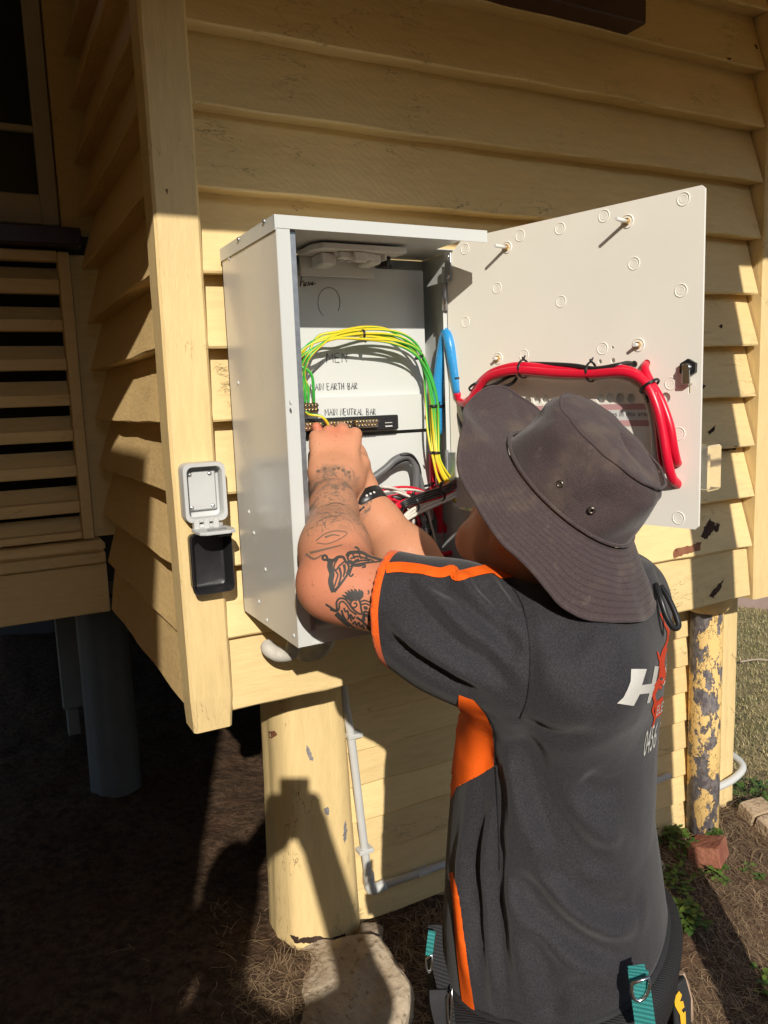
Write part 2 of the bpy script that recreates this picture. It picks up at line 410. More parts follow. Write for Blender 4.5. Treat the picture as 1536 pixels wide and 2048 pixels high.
fw = MB().box(0.02, 2.42, 0.062, 0.085, 1.16, 3.05).build('front_wall', MAT['cream_far'], house)
for i in range(len(ZL) - 1):
    mt = MAT['cream_x_saw'] if i in (7, 8, 9) else (MAT['cream_x_worn'] if i in (1, 2) else MAT['cream_x'])
    t_ = 0.018 if i == 0 else 0.044
    board(ZL[i], ZL[i + 1] - ZL[i], t_, 0.0755, 1.552 + rnd.uniform(-.004, .003), 'f', i, 30).build('weatherboard', mt, fw)
    board(ZL[i], ZL[i + 1] - ZL[i], t_, 1.6345, 2.40, 'f', 90 + i, 8).build('weatherboard', MAT['cream_x'], fw)
def upright(x0, x1, z0, z1, y0=-.006, y1=.06, seed=0):
    r = random.Random(seed); mb = MB(); n = 30; vs = []; b = .005; fs = []
    for i in range(n + 1):
        z = z0 + (z1 - z0) * i / n; wx = .0012 * math.sin(z * 6 + seed) + r.uniform(-.0004, .0004); wy = .0008 * math.sin(z * 9 + seed)
        e = .004 if i in (0, n) else 0
        for (x, y) in ((x0 + e, y1), (x0 + e, y0 + b + e), (x0 + b + e, y0 + e), (x1 - b - e, y0 + e), (x1 - e, y0 + b + e), (x1 - e, y1)):
            vs.append((x + wx, y + wy, z))
    for i in range(n):
        for k in range(6): k2 = (k + 1) % 6; fs.append((i * 6 + k, i * 6 + k2, i * 6 + 6 + k2, i * 6 + 6 + k))
    fs += [tuple(range(6)), tuple(n * 6 + k for k in range(6))[::-1]]
    mb.add(vs, fs); return mb
upright(-0.006, 0.0745, 1.112, 3.0, seed=1).build('corner_board', MAT['cream_z'], fw)
upright(1.556, 1.634, 1.13, 3.0, y1=.06, seed=2).build('cover_strip', MAT['cream_z'], fw)
# sill of the window above
p0 = at(1290, 50, -.05); p1 = at(1000, -20, -.05)
MB().box(0.30, p0.x, -.055, .03, p0.z, p0.z + .05, .003).build('window_sill', MAT['maroon'], house)

# side wall of the porch recess (faces -X)
sw = MB().box(0.062, 0.085, 0.065, 0.96, 1.16, 3.05).build('side_wall', MAT['cream_far'], house)
for i in range(len(ZL) - 1):
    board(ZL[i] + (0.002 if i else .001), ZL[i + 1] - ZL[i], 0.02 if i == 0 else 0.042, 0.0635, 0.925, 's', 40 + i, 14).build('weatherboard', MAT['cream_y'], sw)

# porch wall with louvres and window (Y = 0.95)
YB = 0.95
bw = MB().box(-0.90, 0.062, YB + .11, YB + .13, 1.15, 3.05).build('porch_wall', simple('painted_interior_shade', (0.02, 0.016, 0.012), 0.9), house)  # backing coloured near black to stand in for shade behind the louvres
def bx(px0, py0, px1, py1, y): a = at(px0, py0, y); b = at(px1, py1, y); return a, b
a = at(100, 1240, YB); b = at(100, 1138, YB)
MB().box(-.9, -.002, YB - .004, YB + .075, a.z, b.z, .003).build('skirting_board', MAT['cream_far'], bw)
ztop_sk = b.z
b2 = at(100, 1112, YB); MB().box(-.9, -.004, YB - .022, YB + .075, ztop_sk + .002, b2.z, .004).build('sill_moulding', MAT['cream_far'], bw)
b3 = at(100, 1092, YB); MB().box(-.9, -.004, YB - .034, YB + .075, b2.z + .002, b3.z + .004, .008).build('louvre_sill', MAT['cream_far'], bw)
zl0 = b3.z + .008; zl1 = at(60, 500, YB).z
xs1 = at(182, 1000, YB).x; xs0 = at(160, 1000, YB).x
MB().box(xs0, xs1, YB, YB + .05, zl0, zl1, .002).build('louvre_stile', MAT['cream_far'], bw)
MB().box(xs1 + .004, .058, YB + .03, YB + .075, zl0, zl1 - .002, .002).build('jamb', MAT['cream_far'], bw)
rails = [(1100, 1074), (1035, 1010), (960, 936), (887, 863), (814, 790), (741, 717), (662, 637), (586, 556), (520, 498)]
rz = []
for (pa, pb) in rails:
    za, zb = at(60, pa, YB).z, at(60, pb, YB).z; rz.append((za, zb))
    MB().box(-.9, xs0 - .001, YB + .003, YB + .034, max(za, zl0 + .002), zb, .0025).build('louvre_rail', MAT['cream_far'], bw)
for k in range(len(rz) - 1):
    zc0 = rz[k][1]; zc1 = rz[k + 1][0]
    mm = Matrix.Translation((0, YB + .052, zc0 + .012)) @ Matrix.Rotation(R_(-36), 4, 'X')
    MB().box(-.9, xs0 + .004, -.004, .004, -.026, .030, .001, mat=mm).build('louvre_slat', MAT['cream_far'], bw)
a = at(80, 494, YB); b = at(80, 458, YB); xr = at(163, 475, YB - .05).x
MB().box(-.9, xr, YB - .05, YB + .07, a.z, b.z, .003).build('porch_window_sill', MAT['maroon'], bw)
win = empty('porch_window', (-.3, YB + .03, b.z + .01)); par(win, house)
zs = b.z + .012
x0_, x1_ = at(42, 100, YB).x, at(110, 300, YB).x
MB().box(x0_ + .012, x1_ - .004, YB + .005, YB + .045, zs, 3.0, .004).build('sash_stile', simple('grey_white_sash_paint', (0.42, 0.38, 0.31), 0.5), win)
zr = at(50, 385, YB).z; SASH = bpy.data.materials['grey_white_sash_paint']
MB().box(-.9, x0_ + .014, YB + .007, YB + .043, zs, zr, .004).build('bottom_rail', SASH, win)
zg0, zg1 = at(30, 258, YB).z, at(30, 244, YB).z
MB().box(-.9, x0_ + .013, YB + .012, YB + .038, zg0, zg1, .003).build('glazing_bar', SASH, win)
MB().box(-.88, x0_ + .02, YB + .024, YB + .028, zr - .006, zg0 + .004).build('pane', MAT['pane'], win)
MB().box(-.88, x0_ + .02, YB + .024, YB + .028, zg1 - .004, 2.98).build('pane', MAT['pane'], win)
MB().box(x1_, .058, YB + .010, YB + .075, b.z + .001, 3.0, .004).build('window_architrave', MAT['cream_far'], bw)

# floor, posts and lower skirt wall
FB = MB().box(0.09, 2.40, 0.10, 5.0, 1.165, 1.20).box(-0.93, 0.088, 1.04, 5.0, 1.165, 1.20)
FB.build('floor_boards', simple('old_floor_timber', (0.075, 0.055, 0.04), 0.8, 0.3, 8), house)
YL = 0.30
lw = MB().box(0.36, 1.72, YL + .022, YL + .04, 0.12, 1.15).build('skirt_wall', MAT['cream_far'], house)
z = 0.18; k = 0
while z < 1.12:
    board(z, 0.094, 0.012, 0.362, 1.716, 'f', 200 + k, 14).xf(Matrix.Translation((0, YL, 0))).build('weatherboard', MAT['cream_x'], lw); z += 0.094; k += 1
# unseen wing and roof overhang, added to cast the shade edges on the walls
MB().box(-1.05, -0.905, -2.25, 1.05, 0.0, 3.0).build('shade_wing_wall', MAT['cream_y'], house)
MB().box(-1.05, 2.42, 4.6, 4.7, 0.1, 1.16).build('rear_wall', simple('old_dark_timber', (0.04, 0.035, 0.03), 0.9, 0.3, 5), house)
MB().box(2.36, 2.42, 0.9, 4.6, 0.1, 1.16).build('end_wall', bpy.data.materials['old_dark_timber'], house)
ev = MB(); YE = -1.0; ZE = 2.04 + math.tan(R_(SUN_EL)) / math.cos(R_(SUN_AZ)) * (-YE)
ev.prism([(YE, ZE), (1.2, ZE + .75), (1.2, ZE + .80), (YE, ZE + .10)], -1.5, 2.5, mat=Matrix(((0, 1, 0, 0), (1, 0, 0, 0), (0, 0, 1, 0), (0, 0, 0, 1))))
ev.build('shade_eave', MAT['cream_far'], house)  # added overhang, its height set by where the shade edge falls
xp = at(1432, 1120, 0).x - math.tan(R_(SUN_AZ)) * (0 + .95)
pst = MB().box(xp - .068, xp + .068, -1.0, -.90, 0.0, ZE + .03, .006)
pst.build('shadow_post', MAT['cream_z'], house)  # unseen post, added to cast the shadow strip on the right-hand boards

# unseen house shape added behind the viewer to block the low sky light
nh = empty('added_sky_blocker', (1, -15, 0)); tag(nh, 'grey low house shape added unseen behind the viewer to block low sky', 'house')
MB().box(-16, 18, -18, -13, -.3, 3.4).build('wall', simple('grey_render', (0.22, 0.21, 0.20), 0.9), nh)
MB().prism([(-18.6, 3.4), (-12.4, 3.4), (-15.5, 4.9)], -16.4, 18.4, mat=Matrix(((0, 1, 0, 0), (1, 0, 0, 0), (0, 0, 1, 0), (0, 0, 0, 1)))).build('roof', simple('dark_roof', (0.10, 0.09, 0.09), 0.8), nh)
for k in range(6): MB().box(-13 + 5 * k, -11.2 + 5 * k, -13.03, -12.98, 1.0, 2.4).build('window', MAT['pane'], nh)

# stumps
def stump(name, cx, cy, z0, z1, r0, r1, sq, seed, mat, label, cut=None):
    mb = MB(); n = 28; rows = 36; vs = []; r = random.Random(seed)
    for j in range(rows + 1):
        z = z0 + (z1 - z0) * j / rows; rr = r0 + (r1 - r0) * j / rows
        for i in range(n):
            a = 2 * math.pi * i / n
            q = (abs(math.cos(a)) ** sq + abs(math.sin(a)) ** sq) ** (-1 / sq)
            gr = .003 * math.sin(a * 9 + seed) + .002 * math.sin(a * 17 + z * 3)
            nn = float(fbm(np.array([[math.cos(a) * 2 + seed, math.sin(a) * 2, z * 2.5]]), seed)[0]) * .014
            k = rr * q + gr + nn + (r.uniform(-.006, .006) if j < 2 else 0)
            vs.append((cx + k * math.cos(a), cy + k * math.sin(a), z + (r.uniform(-.012, .012) if j == 0 else 0)))
    fs = [(j * n + i, j * n + (i + 1) % n, (j + 1) * n + (i + 1) % n, (j + 1) * n + i) for j in range(rows) for i in range(n)]
    fs.append(tuple(range(n))[::-1]); fs.append(tuple(rows * n + i for i in range(n)))
    mb.add(vs[:], fs, True); o = mb.build(name, mat); tag(o, label, 'house stump', 'stumps carrying the house'); return o
STUMP = stump('house_stump', 0.352, 0.36, 0.30, 1.164, .104, .088, 4.0, 3, MAT['cream_stump'], 'cream painted timber stump with grey chips standing on the broken concrete footing')
ps = at(1462, 1300, .46)
stump('house_stump', 1.905, 0.44, 0.10, 1.164, .088, .085, 3.0, 5, MAT['cream_stump'], 'cream timber stump beside the lawn with a frayed bare foot and grey conduit round it')
g = atz(236, 1612, 0.34)
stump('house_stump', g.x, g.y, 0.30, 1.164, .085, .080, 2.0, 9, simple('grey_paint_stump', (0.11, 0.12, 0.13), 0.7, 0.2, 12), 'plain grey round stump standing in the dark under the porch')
def m_pipe():
    t = NT('flaking_cream_paint_on_iron'); c = t.coord(); cs = t.vec('MULTIPLY', c, (1, 1, 0.6))
    a = t.noise(cs, 16, 6, 0.66); b = t.noise(cs, 5, 3, 0.5); e = t.noise(cs, 60, 4, 0.6)
    fl = t.ramp(t.math('ADD', t.math('MULTIPLY', a, 0.7), t.math('MULTIPLY', b, 0.45)), 0.555, 0.566)
    rust = t.mix(t.ramp(e, 0.4, 0.6), (0.11, 0.10, 0.11), (0.21, 0.19, 0.19))
    rust = t.mix(t.ramp(b, 0.56, 0.66), rust, (0.13, 0.055, 0.03))
    cr = t.math('MULTIPLY', t.math('SUBTRACT', 1.0, t.ramp(t.math('ABSOLUTE', t.math('SUBTRACT', t.noise(cs, 30, 4), 0.5)), 0.004, 0.016)), 0.7)
    return t.done(t.mix(cr, t.mix(fl, (0.80, 0.55, 0.22), rust), (0.09, 0.05, 0.03)), 0.6, t.bump(t.math('SUBTRACT', e, t.math('MULTIPLY', fl, 2.0)), 0.6, 0.002), 0, 0.3)
MAT['pipe'] = m_pipe()
pc = Vector((1.690, 0.262, 0)); 
pipe = MB().lathe((pc.x, pc.y, 0.12), (0, 0, 1), [(0, 0), (.050, 0), (.050, .55), (.050, .90)], 32).build('iron_post', MAT['pipe'])
tag(pipe, 'round iron post with flaking cream paint and a flared collar under the house corner', 'post')
MB().lathe((pc.x, pc.y, 1.02), (0, 0, 1), [(.0505, 0), (.060, .004), (.075, .026), (.076, .118), (0, .118)], 32).build('collar', MAT['cream_z'], pipe)

# things under the porch
pl = at(128, 1240, 1.9)
hp = MB(); q0 = at(108, 1230, 1.6); q1 = at(150, 1475, 1.6)
hp.box(q0.x, q0.x + .075, 1.58, 1.62, q1.z + .12, 1.16, .003).box(q0.x + .012, q0.x + .055, 1.625, 1.66, q1.z, q1.z + .3, .003)
tag(hp.build('hanging_plank', simple('grey_timber', (0.15, 0.15, 0.15), 0.8, 0.3, 8)), 'grey plank hanging under the porch floor left of the round stump', 'plank')
gt = MB(); a = at(235, 1392, 3.6); b = at(360, 1362, 3.6)
gt.box(-.3, 2.0, 3.58, 3.63, a.z - .02, a.z + .02, .003).box(-.3, 2.0, 3.60, 3.61, a.z + .02, 1.16)
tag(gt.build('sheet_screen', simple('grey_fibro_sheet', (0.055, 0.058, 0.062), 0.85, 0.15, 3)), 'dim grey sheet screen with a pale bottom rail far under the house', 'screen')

# conduits on the skirt wall
def on_wall(pts, y): return [at(px, py, y) for px, py in pts]
cv = empty('wall_conduit', (0.5, .28, .5)); tag(cv, 'thin grey conduit running down the skirt wall and along its foot', 'conduit')
yv = YL - .016
v0, v1 = at(688, 1385, yv), at(738, 1768, yv); h1 = at(905, 1720, yv); h2 = at(1375, 1538, yv)
pv = spline([Vector((v0.x, yv, 1.15)), v0, at(703, 1480, yv), at(722, 1640, yv), v1], 10)
MB().tube(pv, .0105, 14).build('pipe', MAT['conduit'], cv)
MB().tube(spline([v1 + Vector((0, 0, .03)), v1 + Vector((.002, 0, -.006)), v1 + Vector((.012, 0, -.018)), v1 + Vector((.045, 0, -.017))], 6), .0145, 16).build('elbow', MAT['conduit'], cv)
MB().tube([v1 + Vector((.03, 0, -.017)), v1 + Vector((.26, 0, -.02)), Vector((1.56, yv, h2.z))], .0105, 14).build('pipe', MAT['conduit'], cv)
for pp_ in (at(708, 1470, yv), at(730, 1700, yv), v1 + Vector((.16, 0, -.018)), Vector((1.3, yv, h2.z + .02))):
    MB().box(pp_.x - .02, pp_.x + .02, yv - .013, yv + .017, pp_.z - .006, pp_.z + .006, .002).build('saddle', MAT['conduit'], cv)
rc = empty('stump_conduit', (1.9, .4, .55)); tag(rc, 'pale grey conduit bent round the foot of the lawn side stump', 'conduit')
cz = at(1470, 1530, .40).z
MB().tube(spline([Vector((1.76, .345, cz - .02)), Vector((1.82, .336, cz - .012)), Vector((1.92, .332, cz)), Vector((1.995, .35, cz + .02)), Vector((2.015, .42, cz + .035)), Vector((1.99, .51, cz + .04))], 8), .013, 14).build('pipe', MAT['conduit'], rc)

# ============================================================ rocks, footing, brick
def rock(name, c, dims, rot, seed, mat, label, cat='rock', group=None, pts=None, rough=.05, sub=3):
    bm = bmesh.new(); r = random.Random(seed)
    if pts is None:
        pts = [(r.uniform(-1, 1), r.uniform(-1, 1), r.uniform(-1, 1)) for _ in range(14)]
        pts = [Vector(p) / max(abs(x) for x in p) for p in pts]
    for p in pts: bm.verts.new(Vector((p[0] * dims[0], p[1] * dims[1], p[2] * dims[2])))
    bmesh.ops.convex_hull(bm, input=bm.verts)
    bmesh.ops.delete(bm, geom=[v for v in bm.verts if not v.link_faces], context='VERTS')
    bmesh.ops.bevel(bm, geom=list(bm.edges), offset=min(dims) * .10, segments=1, affect='EDGES')
    bmesh.ops.triangulate(bm, faces=bm.faces)
    for _ in range(sub): bmesh.ops.subdivide_edges(bm, edges=[e for e in bm.edges if e.calc_length() > max(dims) * .10], cuts=1, use_grid_fill=False); bmesh.ops.triangulate(bm, faces=bm.faces)
    P = np.array([v.co for v in bm.verts]); bm.normal_update(); k = 1.0 / max(dims)
    d = rough * max(dims) * (fbm(P * k * 2.4 + seed, seed, 4) * 1.6 + .5 * fbm(P * k * 9 + seed, seed + 5, 3))
    for v, dd in zip(bm.verts, d): v.co += v.normal * float(dd)
    me = bpy.data.meshes.new(name); bm.to_mesh(me); bm.free(); me.materials.append(mat)
    o = bpy.data.objects.new(name, me); COL.objects.link(o); o.location = c; o.rotation_euler = rot
    tag(o, label, cat, group); return o
def m_conc(name, c1, c2, c3):
    t = NT(name); c = t.coord()
    a = t.noise(c, 11, 5, 0.6); b = t.noise(c, 70, 4, 0.6); e = t.n('TexVoronoi', {'Vector': c, 'Scale': 75.0}).outputs['Distance']
    col = t.mix(t.ramp(a, 0.35, 0.65), c1, c2); col = t.mix(t.math('MULTIPLY', t.ramp(b, 0.55, 0.7), 0.8), col, c3)
    return t.done(col, 0.92, t.bump(t.math('ADD', t.math('MULTIPLY', e, 0.6), t.math('MULTIPLY', b, 0.8)), 0.7, 0.006), 0, 0.15)
MAT['concrete'] = m_conc('broken_concrete', (0.36, 0.28, 0.19), (0.46, 0.38, 0.28), (0.17, 0.12, 0.08))
MAT['stone'] = m_conc('dusty_stone', (0.20, 0.15, 0.11), (0.29, 0.23, 0.17), (0.10, 0.07, 0.05))
MAT['brick'] = m_conc('worn_red_brick', (0.27, 0.10, 0.065), (0.33, 0.14, 0.09), (0.20, 0.085, 0.06))
MAT['sandstone'] = m_conc('tan_edging_stone', (0.42, 0.31, 0.20), (0.50, 0.38, 0.26), (0.22, 0.14, 0.09))

# ============================================================ meter box
BX0, BX1, BZ0, BZ1, YF, YK = 0.107, 0.520, 1.335, 1.992, -0.285, -0.008
box = empty('meter_box', (0.34, -.14, BZ0)); tag(box, 'open grey metal meter box fixed to the cream weatherboards', 'meter box')
G = MAT['grey_box']; GI = MAT['grey_in']
MB().box(BX0, BX0 + .0016, YF, YK, BZ0, BZ1 - .021).build('left_panel', MAT['grey_gloss'], box)
MB().box(BX1 - .0016, BX1, YF + .02, YK, BZ0, 1.50).box(BX1 - .0016, BX1, -.125, YK, 1.50, BZ1 - .002).build('right_panel', G, box)
MB().box(BX0, BX1, YK - .004, YK, BZ0, BZ1 - .003).build('back_plate', GI, box)
LX1 = .482
tp = MB(); tp.box(BX0 - .0022, LX1, YF - .0022, YK, BZ1 - .0016, BZ1); tp.box(BX0 - .0022, BX0 - .0004, YF - .002, YK, BZ1 - .0215, BZ1 - .0016)
tp.box(BX0 - .0022, LX1, YF - .0022, YF - .0006, BZ1 - .019, BZ1 - .0016); tp.box(LX1, BX1 + .002, -.125, YK, BZ1 - .0016, BZ1)
tp.build('lid', G, box)
bp = MB(); bp.box(BX0 + .002, BX1 - .002, YF + .001, YK - .005, BZ0 + .0004, BZ0 + .002); bp.box(BX0 + .021, BX1 - .002, YF + .004, YF + .0056, BZ0 + .002, BZ0 + .022)
bp.box(BX0 + .021, BX1 - .002, YF + .0056, YF + .03, BZ0 + .0205, BZ0 + .022); bp.build('bottom_panel', G, box)
lf = MB(); lf.box(BX0 + .0004, BX0 + .0215, YF - .0012, YF + .0004, BZ0 + .001, BZ1 - .0195); lf.box(BX0 + .0200, BX0 + .0214, YF + .0004, YF + .0075, BZ0 + .003, BZ1 - .022)
lf.build('door_jamb', G, box)
lr = MB(); lr.box(BX0 + .0230, BX0 + .0335, YF + .008, YF + .0095, BZ0 + .023, BZ1 - .006); lr.box(BX0 + .0320, BX0 + .0335, YF + .0095, YF + .030, BZ0 + .023, BZ1 - .006); lr.box(BX0 + .0214, BX0 + .0230, YF + .0060, YF + .0095, BZ0 + .023, BZ1 - .02)
lr.build('seal_channel', MAT['galv'], box)
MB().box(BX1 - .021, BX1 - .0004, YF + .018, YF + .0196, BZ0 + .024, 1.495).build('door_jamb', G, box)
# rivets and screws on the left side and lid
def rivet(p, n, r=.0038, h=.0022, mat='grey_box', parent=box, name='rivet'):
    mb = MB().lathe(p, n, [(0, h), (r * .55, h * .85), (r, h * .3), (r, 0)], 10); mb.build(name, MAT[mat], parent)
def left(px, py): return onplane(px, py, (BX0, 0, 0), (1, 0, 0))
for px, py in ((459, 517), (477, 766), (498, 1024), (508, 1066), (531, 1139), (518, 1203), (534, 1240), (588, 1271), (582, 805)): rivet(left(px, py), (-1, 0, 0))
for px, py in ((528, 443), (477, 479)): rivet(onplane(px, py, (BX0 - .0022, 0, 0), (1, 0, 0)), (-1, 0, 0), .0045, .003, 'galv', name='screw')
# ceiling light base inside the top
YP = -0.060
cl = empty('ceiling_fitting', at(690, 500, -.10)); par(cl, box)
c0 = at(600, 520, -.075); c1 = at(778, 520, -.075); zt = BZ1 - .004
fx0, fx1 = c0.x, c1.x
MB().prism([(fx0 + .012, -.150), (fx1 - .004, -.150), (fx1, -.135), (fx1, -.064), (fx0, -.064), (fx0, -.125)], zt - .012, zt - .0025, mat=Matrix(((1, 0, 0, 0), (0, 0, 1, 0), (0, 1, 0, 0), (0, 0, 0, 1)))).build('plate', MAT['white_plastic'], cl, bevel=.001)
d = MB(); cxm = (fx0 + fx1) / 2
d.box(fx0 + .002, fx1 - .03, -.072, -.066, zt - .046, zt - .012, .001).box(fx0 + .022, fx0 + .05, -.12, -.075, zt - .034, zt - .012, .003)
d.box(fx0 + .05, fx1 - .06, -.135, -.120, zt - .024, zt - .012, .002).box(fx0 + .075, fx1 - .08, -.142, -.132, zt - .030, zt - .012, .002).box(fx1 - .07, fx1 - .045, -.13, -.08, zt - .030, zt - .012, .003)
for k in range(5): d.box(fx0 + .07 + k * .018, fx0 + .074 + k * .018, -.128, -.080, zt - .022, zt - .012)
d.build('clips', MAT['white_plastic'], cl)
MB().cyl((fx1 - .022, -.10, zt - .032), (fx1 - .022, -.10, zt - .012), .009, .011, 12).cyl((fx1 - .04, -.10, zt - .028), (fx1 - .012, -.10, zt - .028), .005, None, 8).build('gland', MAT['black_plastic'], cl)
# mounting panels
def zz(px, py, y): return at(px, py, y).z
xr_ = at(852, 760, YP).x; zu0 = zz(700, 803, YP); zu1 = BZ1 - .03
MB().box(BX0 + .012, xr_, YP, YP + .0016, zu0, zu1).build('mounting_panel', GI, box)
zm0, zm1 = zz(700, 866, YP - .012), zz(700, 793, YP - .012); xm = at(893, 820, YP - .012).x
mp = MB().box(BX0 + .012, xm, YP - .012, YP - .0104, zm0, zm1).box(BX0 + .012, xm, YP - .0104, YP + .002, zm0, zm0 + .0016).box(BX0 + .012, xm, YP - .0104, YP - .0005, zm1 - .0016, zm1)
mp.build('mounting_panel', GI, box)
zlo1 = zz(700, 873, YP - .006); zlo0 = zz(700, 1060, YP - .006)
MB().box(BX0 + .012, xr_ + .004, YP - .006, YP - .0044, zlo0, zlo1).build('mounting_panel', GI, box)
MB().tube([at(658 + 22 * math.cos(a), 605 - 30 * math.sin(a), YP - .0004) for a in np.linspace(-.6, 4.2, 24)], .0004, 5).build('knockout_mark', MAT['ink'], box)
# bars
nb = empty('neutral_bar', at(690, 845, YP - .02)); par(nb, box)
q0 = at(588, 846, YP - .03); q1 = at(797, 844, YP - .03)
hz_ = (zz(790, 829, YP - .03) - zz(790, 858, YP - .03)) / 2; zc = at(790, 844, YP - .03).z
bb = MB().box(q0.x, q1.x, YP - .031, YP - .0125, zc - hz_, zc + hz_, .002); bb.box(q0.x, q0.x + .012, YP - .03, YP - .0125, zc - hz_ - .02, zc - hz_ + .001, .001)
bb.build('base', MAT['black_satin'], nb)
for k, (a_, b_) in enumerate(((594, 642), (650, 702), (708, 752))):
    xa, xb = at(a_, 848, YP - .034).x, at(b_, 846, YP - .034).x
    tb = MB().box(xa, xb, YP - .042, YP - .0312, zc - .0075, zc + .0075, .001); tb.build('brass_link', MAT['brass'], nb)
    sc = MB(); n_ = max(3, int((xb - xa) / .0065))
    for r_ in (-1, 1):
        for i in range(n_):
            x = xa + (i + .5) * (xb - xa) / n_ + r_ * .0012; sc.cyl((x, YP - .0415, zc + r_ * .0037), (x, YP - .0465, zc + r_ * .0037), .0030, .0026, 8)
    tag(sc.build('terminal_screws', MAT['chrome'], nb), kind='stuff')
MB().box(at(770, 842, YP - .031).x, at(784, 842, YP - .031).x, YP - .0318, YP - .0312, zc - .001, zc).box(at(770, 842, YP - .031).x, at(784, 842, YP - .031).x, YP - .0318, YP - .0312, zc - .008, zc - .006).build('print', MAT['white_label'], nb)
eb = empty('earth_bar', at(616, 815, YP - .02)); par(eb, box)
xa, xb = at(595, 815, YP - .03).x, at(635, 815, YP - .03).x; ze = at(615, 816, YP - .03).z
MB().box(xa, xb, YP - .034, YP - .0125, ze - .0085, ze + .0085, .001).build('brass_link', MAT['brass'], eb)
sc = MB()
for r_ in (-1, 1):
    for i in range(6):
        x = xa + (i + .5) * (xb - xa) / 6; sc.cyl((x, YP - .034, ze + r_ * .004), (x, YP - .0385, ze + r_ * .004), .0026, .0023, 8)
tag(sc.build('terminal_screws', MAT['chrome'], eb), kind='stuff')

# handwriting on the panels
STK = {'M': [[(0, 0), (.1, 1), (.45, .35), (.8, 1), (.85, 0)]], 'A': [[(0, 0), (.35, 1), (.7, 0)], [(.12, .4), (.6, .42)]], 'I': [[(.1, 1), (.1, 0)]],
       'N': [[(0, 0), (.05, 1), (.6, 0), (.65, 1)]], 'E': [[(.5, 1), (0, 1), (0, 0), (.5, 0)], [(0, .52), (.4, .52)]], 'R': [[(0, 0), (0, 1), (.45, .9), (.45, .6), (0, .5), (.55, 0)]],
       'T': [[(-.05, 1), (.6, .97)], [(.28, 1), (.25, 0)]], 'H': [[(0, 1), (0, 0)], [(.5, 1), (.52, 0)], [(0, .5), (.5, .5)]], 'B': [[(0, 0), (0, 1), (.45, .85), (.4, .55), (0, .52), (.55, .3), (.45, 0), (-.05, 0)]],
       'U': [[(0, 1), (.05, .15), (.3, 0), (.5, .2), (.55, 1)]], 'L': [[(0, 1), (0, 0), (.5, .05)]], ' ': []}
WID = {'M': .95, 'I': .3, ' ': .45}
def write(name, txt, p, hgt, y, parent, slope=0.0, rr=.0008, stretch=.8):
    mb = MB(); x = p.x; r = random.Random(txt)
    for ch in txt:
        for st in STK[ch]:
            pts = [Vector((x + u * hgt * stretch + r.uniform(-.03, .03) * hgt, y, p.z + v * hgt * r.uniform(.94, 1.06) + (x - p.x) * slope)) for u, v in st]
            mb.tube(pts, rr, 5, flat=.5)
        x += (WID.get(ch, .72) + .14) * hgt * stretch
    mb.build(name, MAT['ink'], parent)
hN = zz(700, 818, YP - .0125) - zz(700, 831, YP - .0125)
p = at(650, 831, YP - .0125); wN = at(750, 827, YP - .0125).x - p.x; write('handwriting', 'MAIN NEUTRAL BAR', p, hN, YP - .0125, box, -.03, .0008, wN / (hN * 12.6))
p = at(621, 781, YP - .0006); wN = at(714, 781, YP - .0006).x - p.x; write('handwriting', 'MAIN EARTH BAR', p, hN, YP - .0006, box, 0, .0008, wN / (hN * 10.9))
p = at(653, 725, YP - .0006); write('handwriting', 'MEN', p, hN * 1.35, YP - .0006, box, 0, .0008, 1.0)
hw = [[(572, 568), (580, 564), (584, 571), (590, 562), (593, 548), (588, 570), (592, 563), (596, 572)], [(603, 553), (601, 573), (603, 564), (608, 563), (608, 573), (613, 564), (611, 571), (616, 570), (617, 563), (619, 571), (622, 565), (624, 570), (626, 563), (624, 570), (632, 566)]]
mb = MB()
for st in hw: mb.tube(spline([at(a, b, YP - .0006) for a, b in st], 4), .0006, 5)
mb.build('handwriting', MAT['ink'], box)
mb = MB(); mb.tube(spline([at(a, b, YP - .0006) for a, b in ((645, 718), (636, 735), (628, 744), (623, 747))], 5), .0003, 5); mb.build('pencil_line', MAT['ink'], box)

# ------------------------------------------------------------ swing panel
PH = Vector((.500, -.130, 0)); PF = Vector((.636, -.600, 0)); PZ0, PZ1 = 1.507, 2.003
pdir = (PF - PH).normalized(); pn = Vector((pdir.y, -pdir.x, 0)).normalized()
if pn.x > 0: pn = -pn
PW = (PF - PH).length
PM = Matrix(((pdir.x, -pn.x, 0, PH.x), (pdir.y, -pn.y, 0, PH.y), (0, 0, 1, 0), (0, 0, 0, 1)))   # local x along panel, y away from the viewer side, z up
PMi = PM.inverted()
def pan(px, py, off=0.0): return onplane(px, py, PH + pn * off, pn)
def panl(px, py): return PMi @ pan(px, py)
door = MB().prism([(0.0, PZ0 + .004), (.005, PZ0), (PW - .005, PZ0), (PW, PZ0 + .005), (PW, PZ1 - .005), (PW - .005, PZ1), (.040, PZ1), (0.0, PZ1 - .032)], 0.0, .0045)
holes = [(966, 806), (983, 805), (1000, 804), (1018, 803), (1037, 802), (1055, 801), (1074, 800), (1091, 799), (1202, 797), (1220, 796), (1240, 796), (1262, 797), (1331, 795)]
cut = MB()
for h in holes:
    l = panl(*h); cut.cyl((l.x, -.01, l.z), (l.x, .02, l.z), .0078, None, 16)
for h, r in (((1293, 727), .0062), ((1268, 729), .006), ((1200, 723), .0035), ((1226, 721), .004), ((1039, 709), .002), ((1225, 695), .0022), ((985, 718), .002), ((1022, 1027), .006)):
    l = panl(*h); cut.cyl((l.x, -.01, l.z), (l.x, .02, l.z), r, None, 12)
l = panl(1381, 770); cut.box(l.x - .0035, l.x, -.01, .02, l.z - .012, l.z + .010); cut.box(l.x - .010, l.x - .0036, -.01, .02, l.z + .006, l.z + .0105)
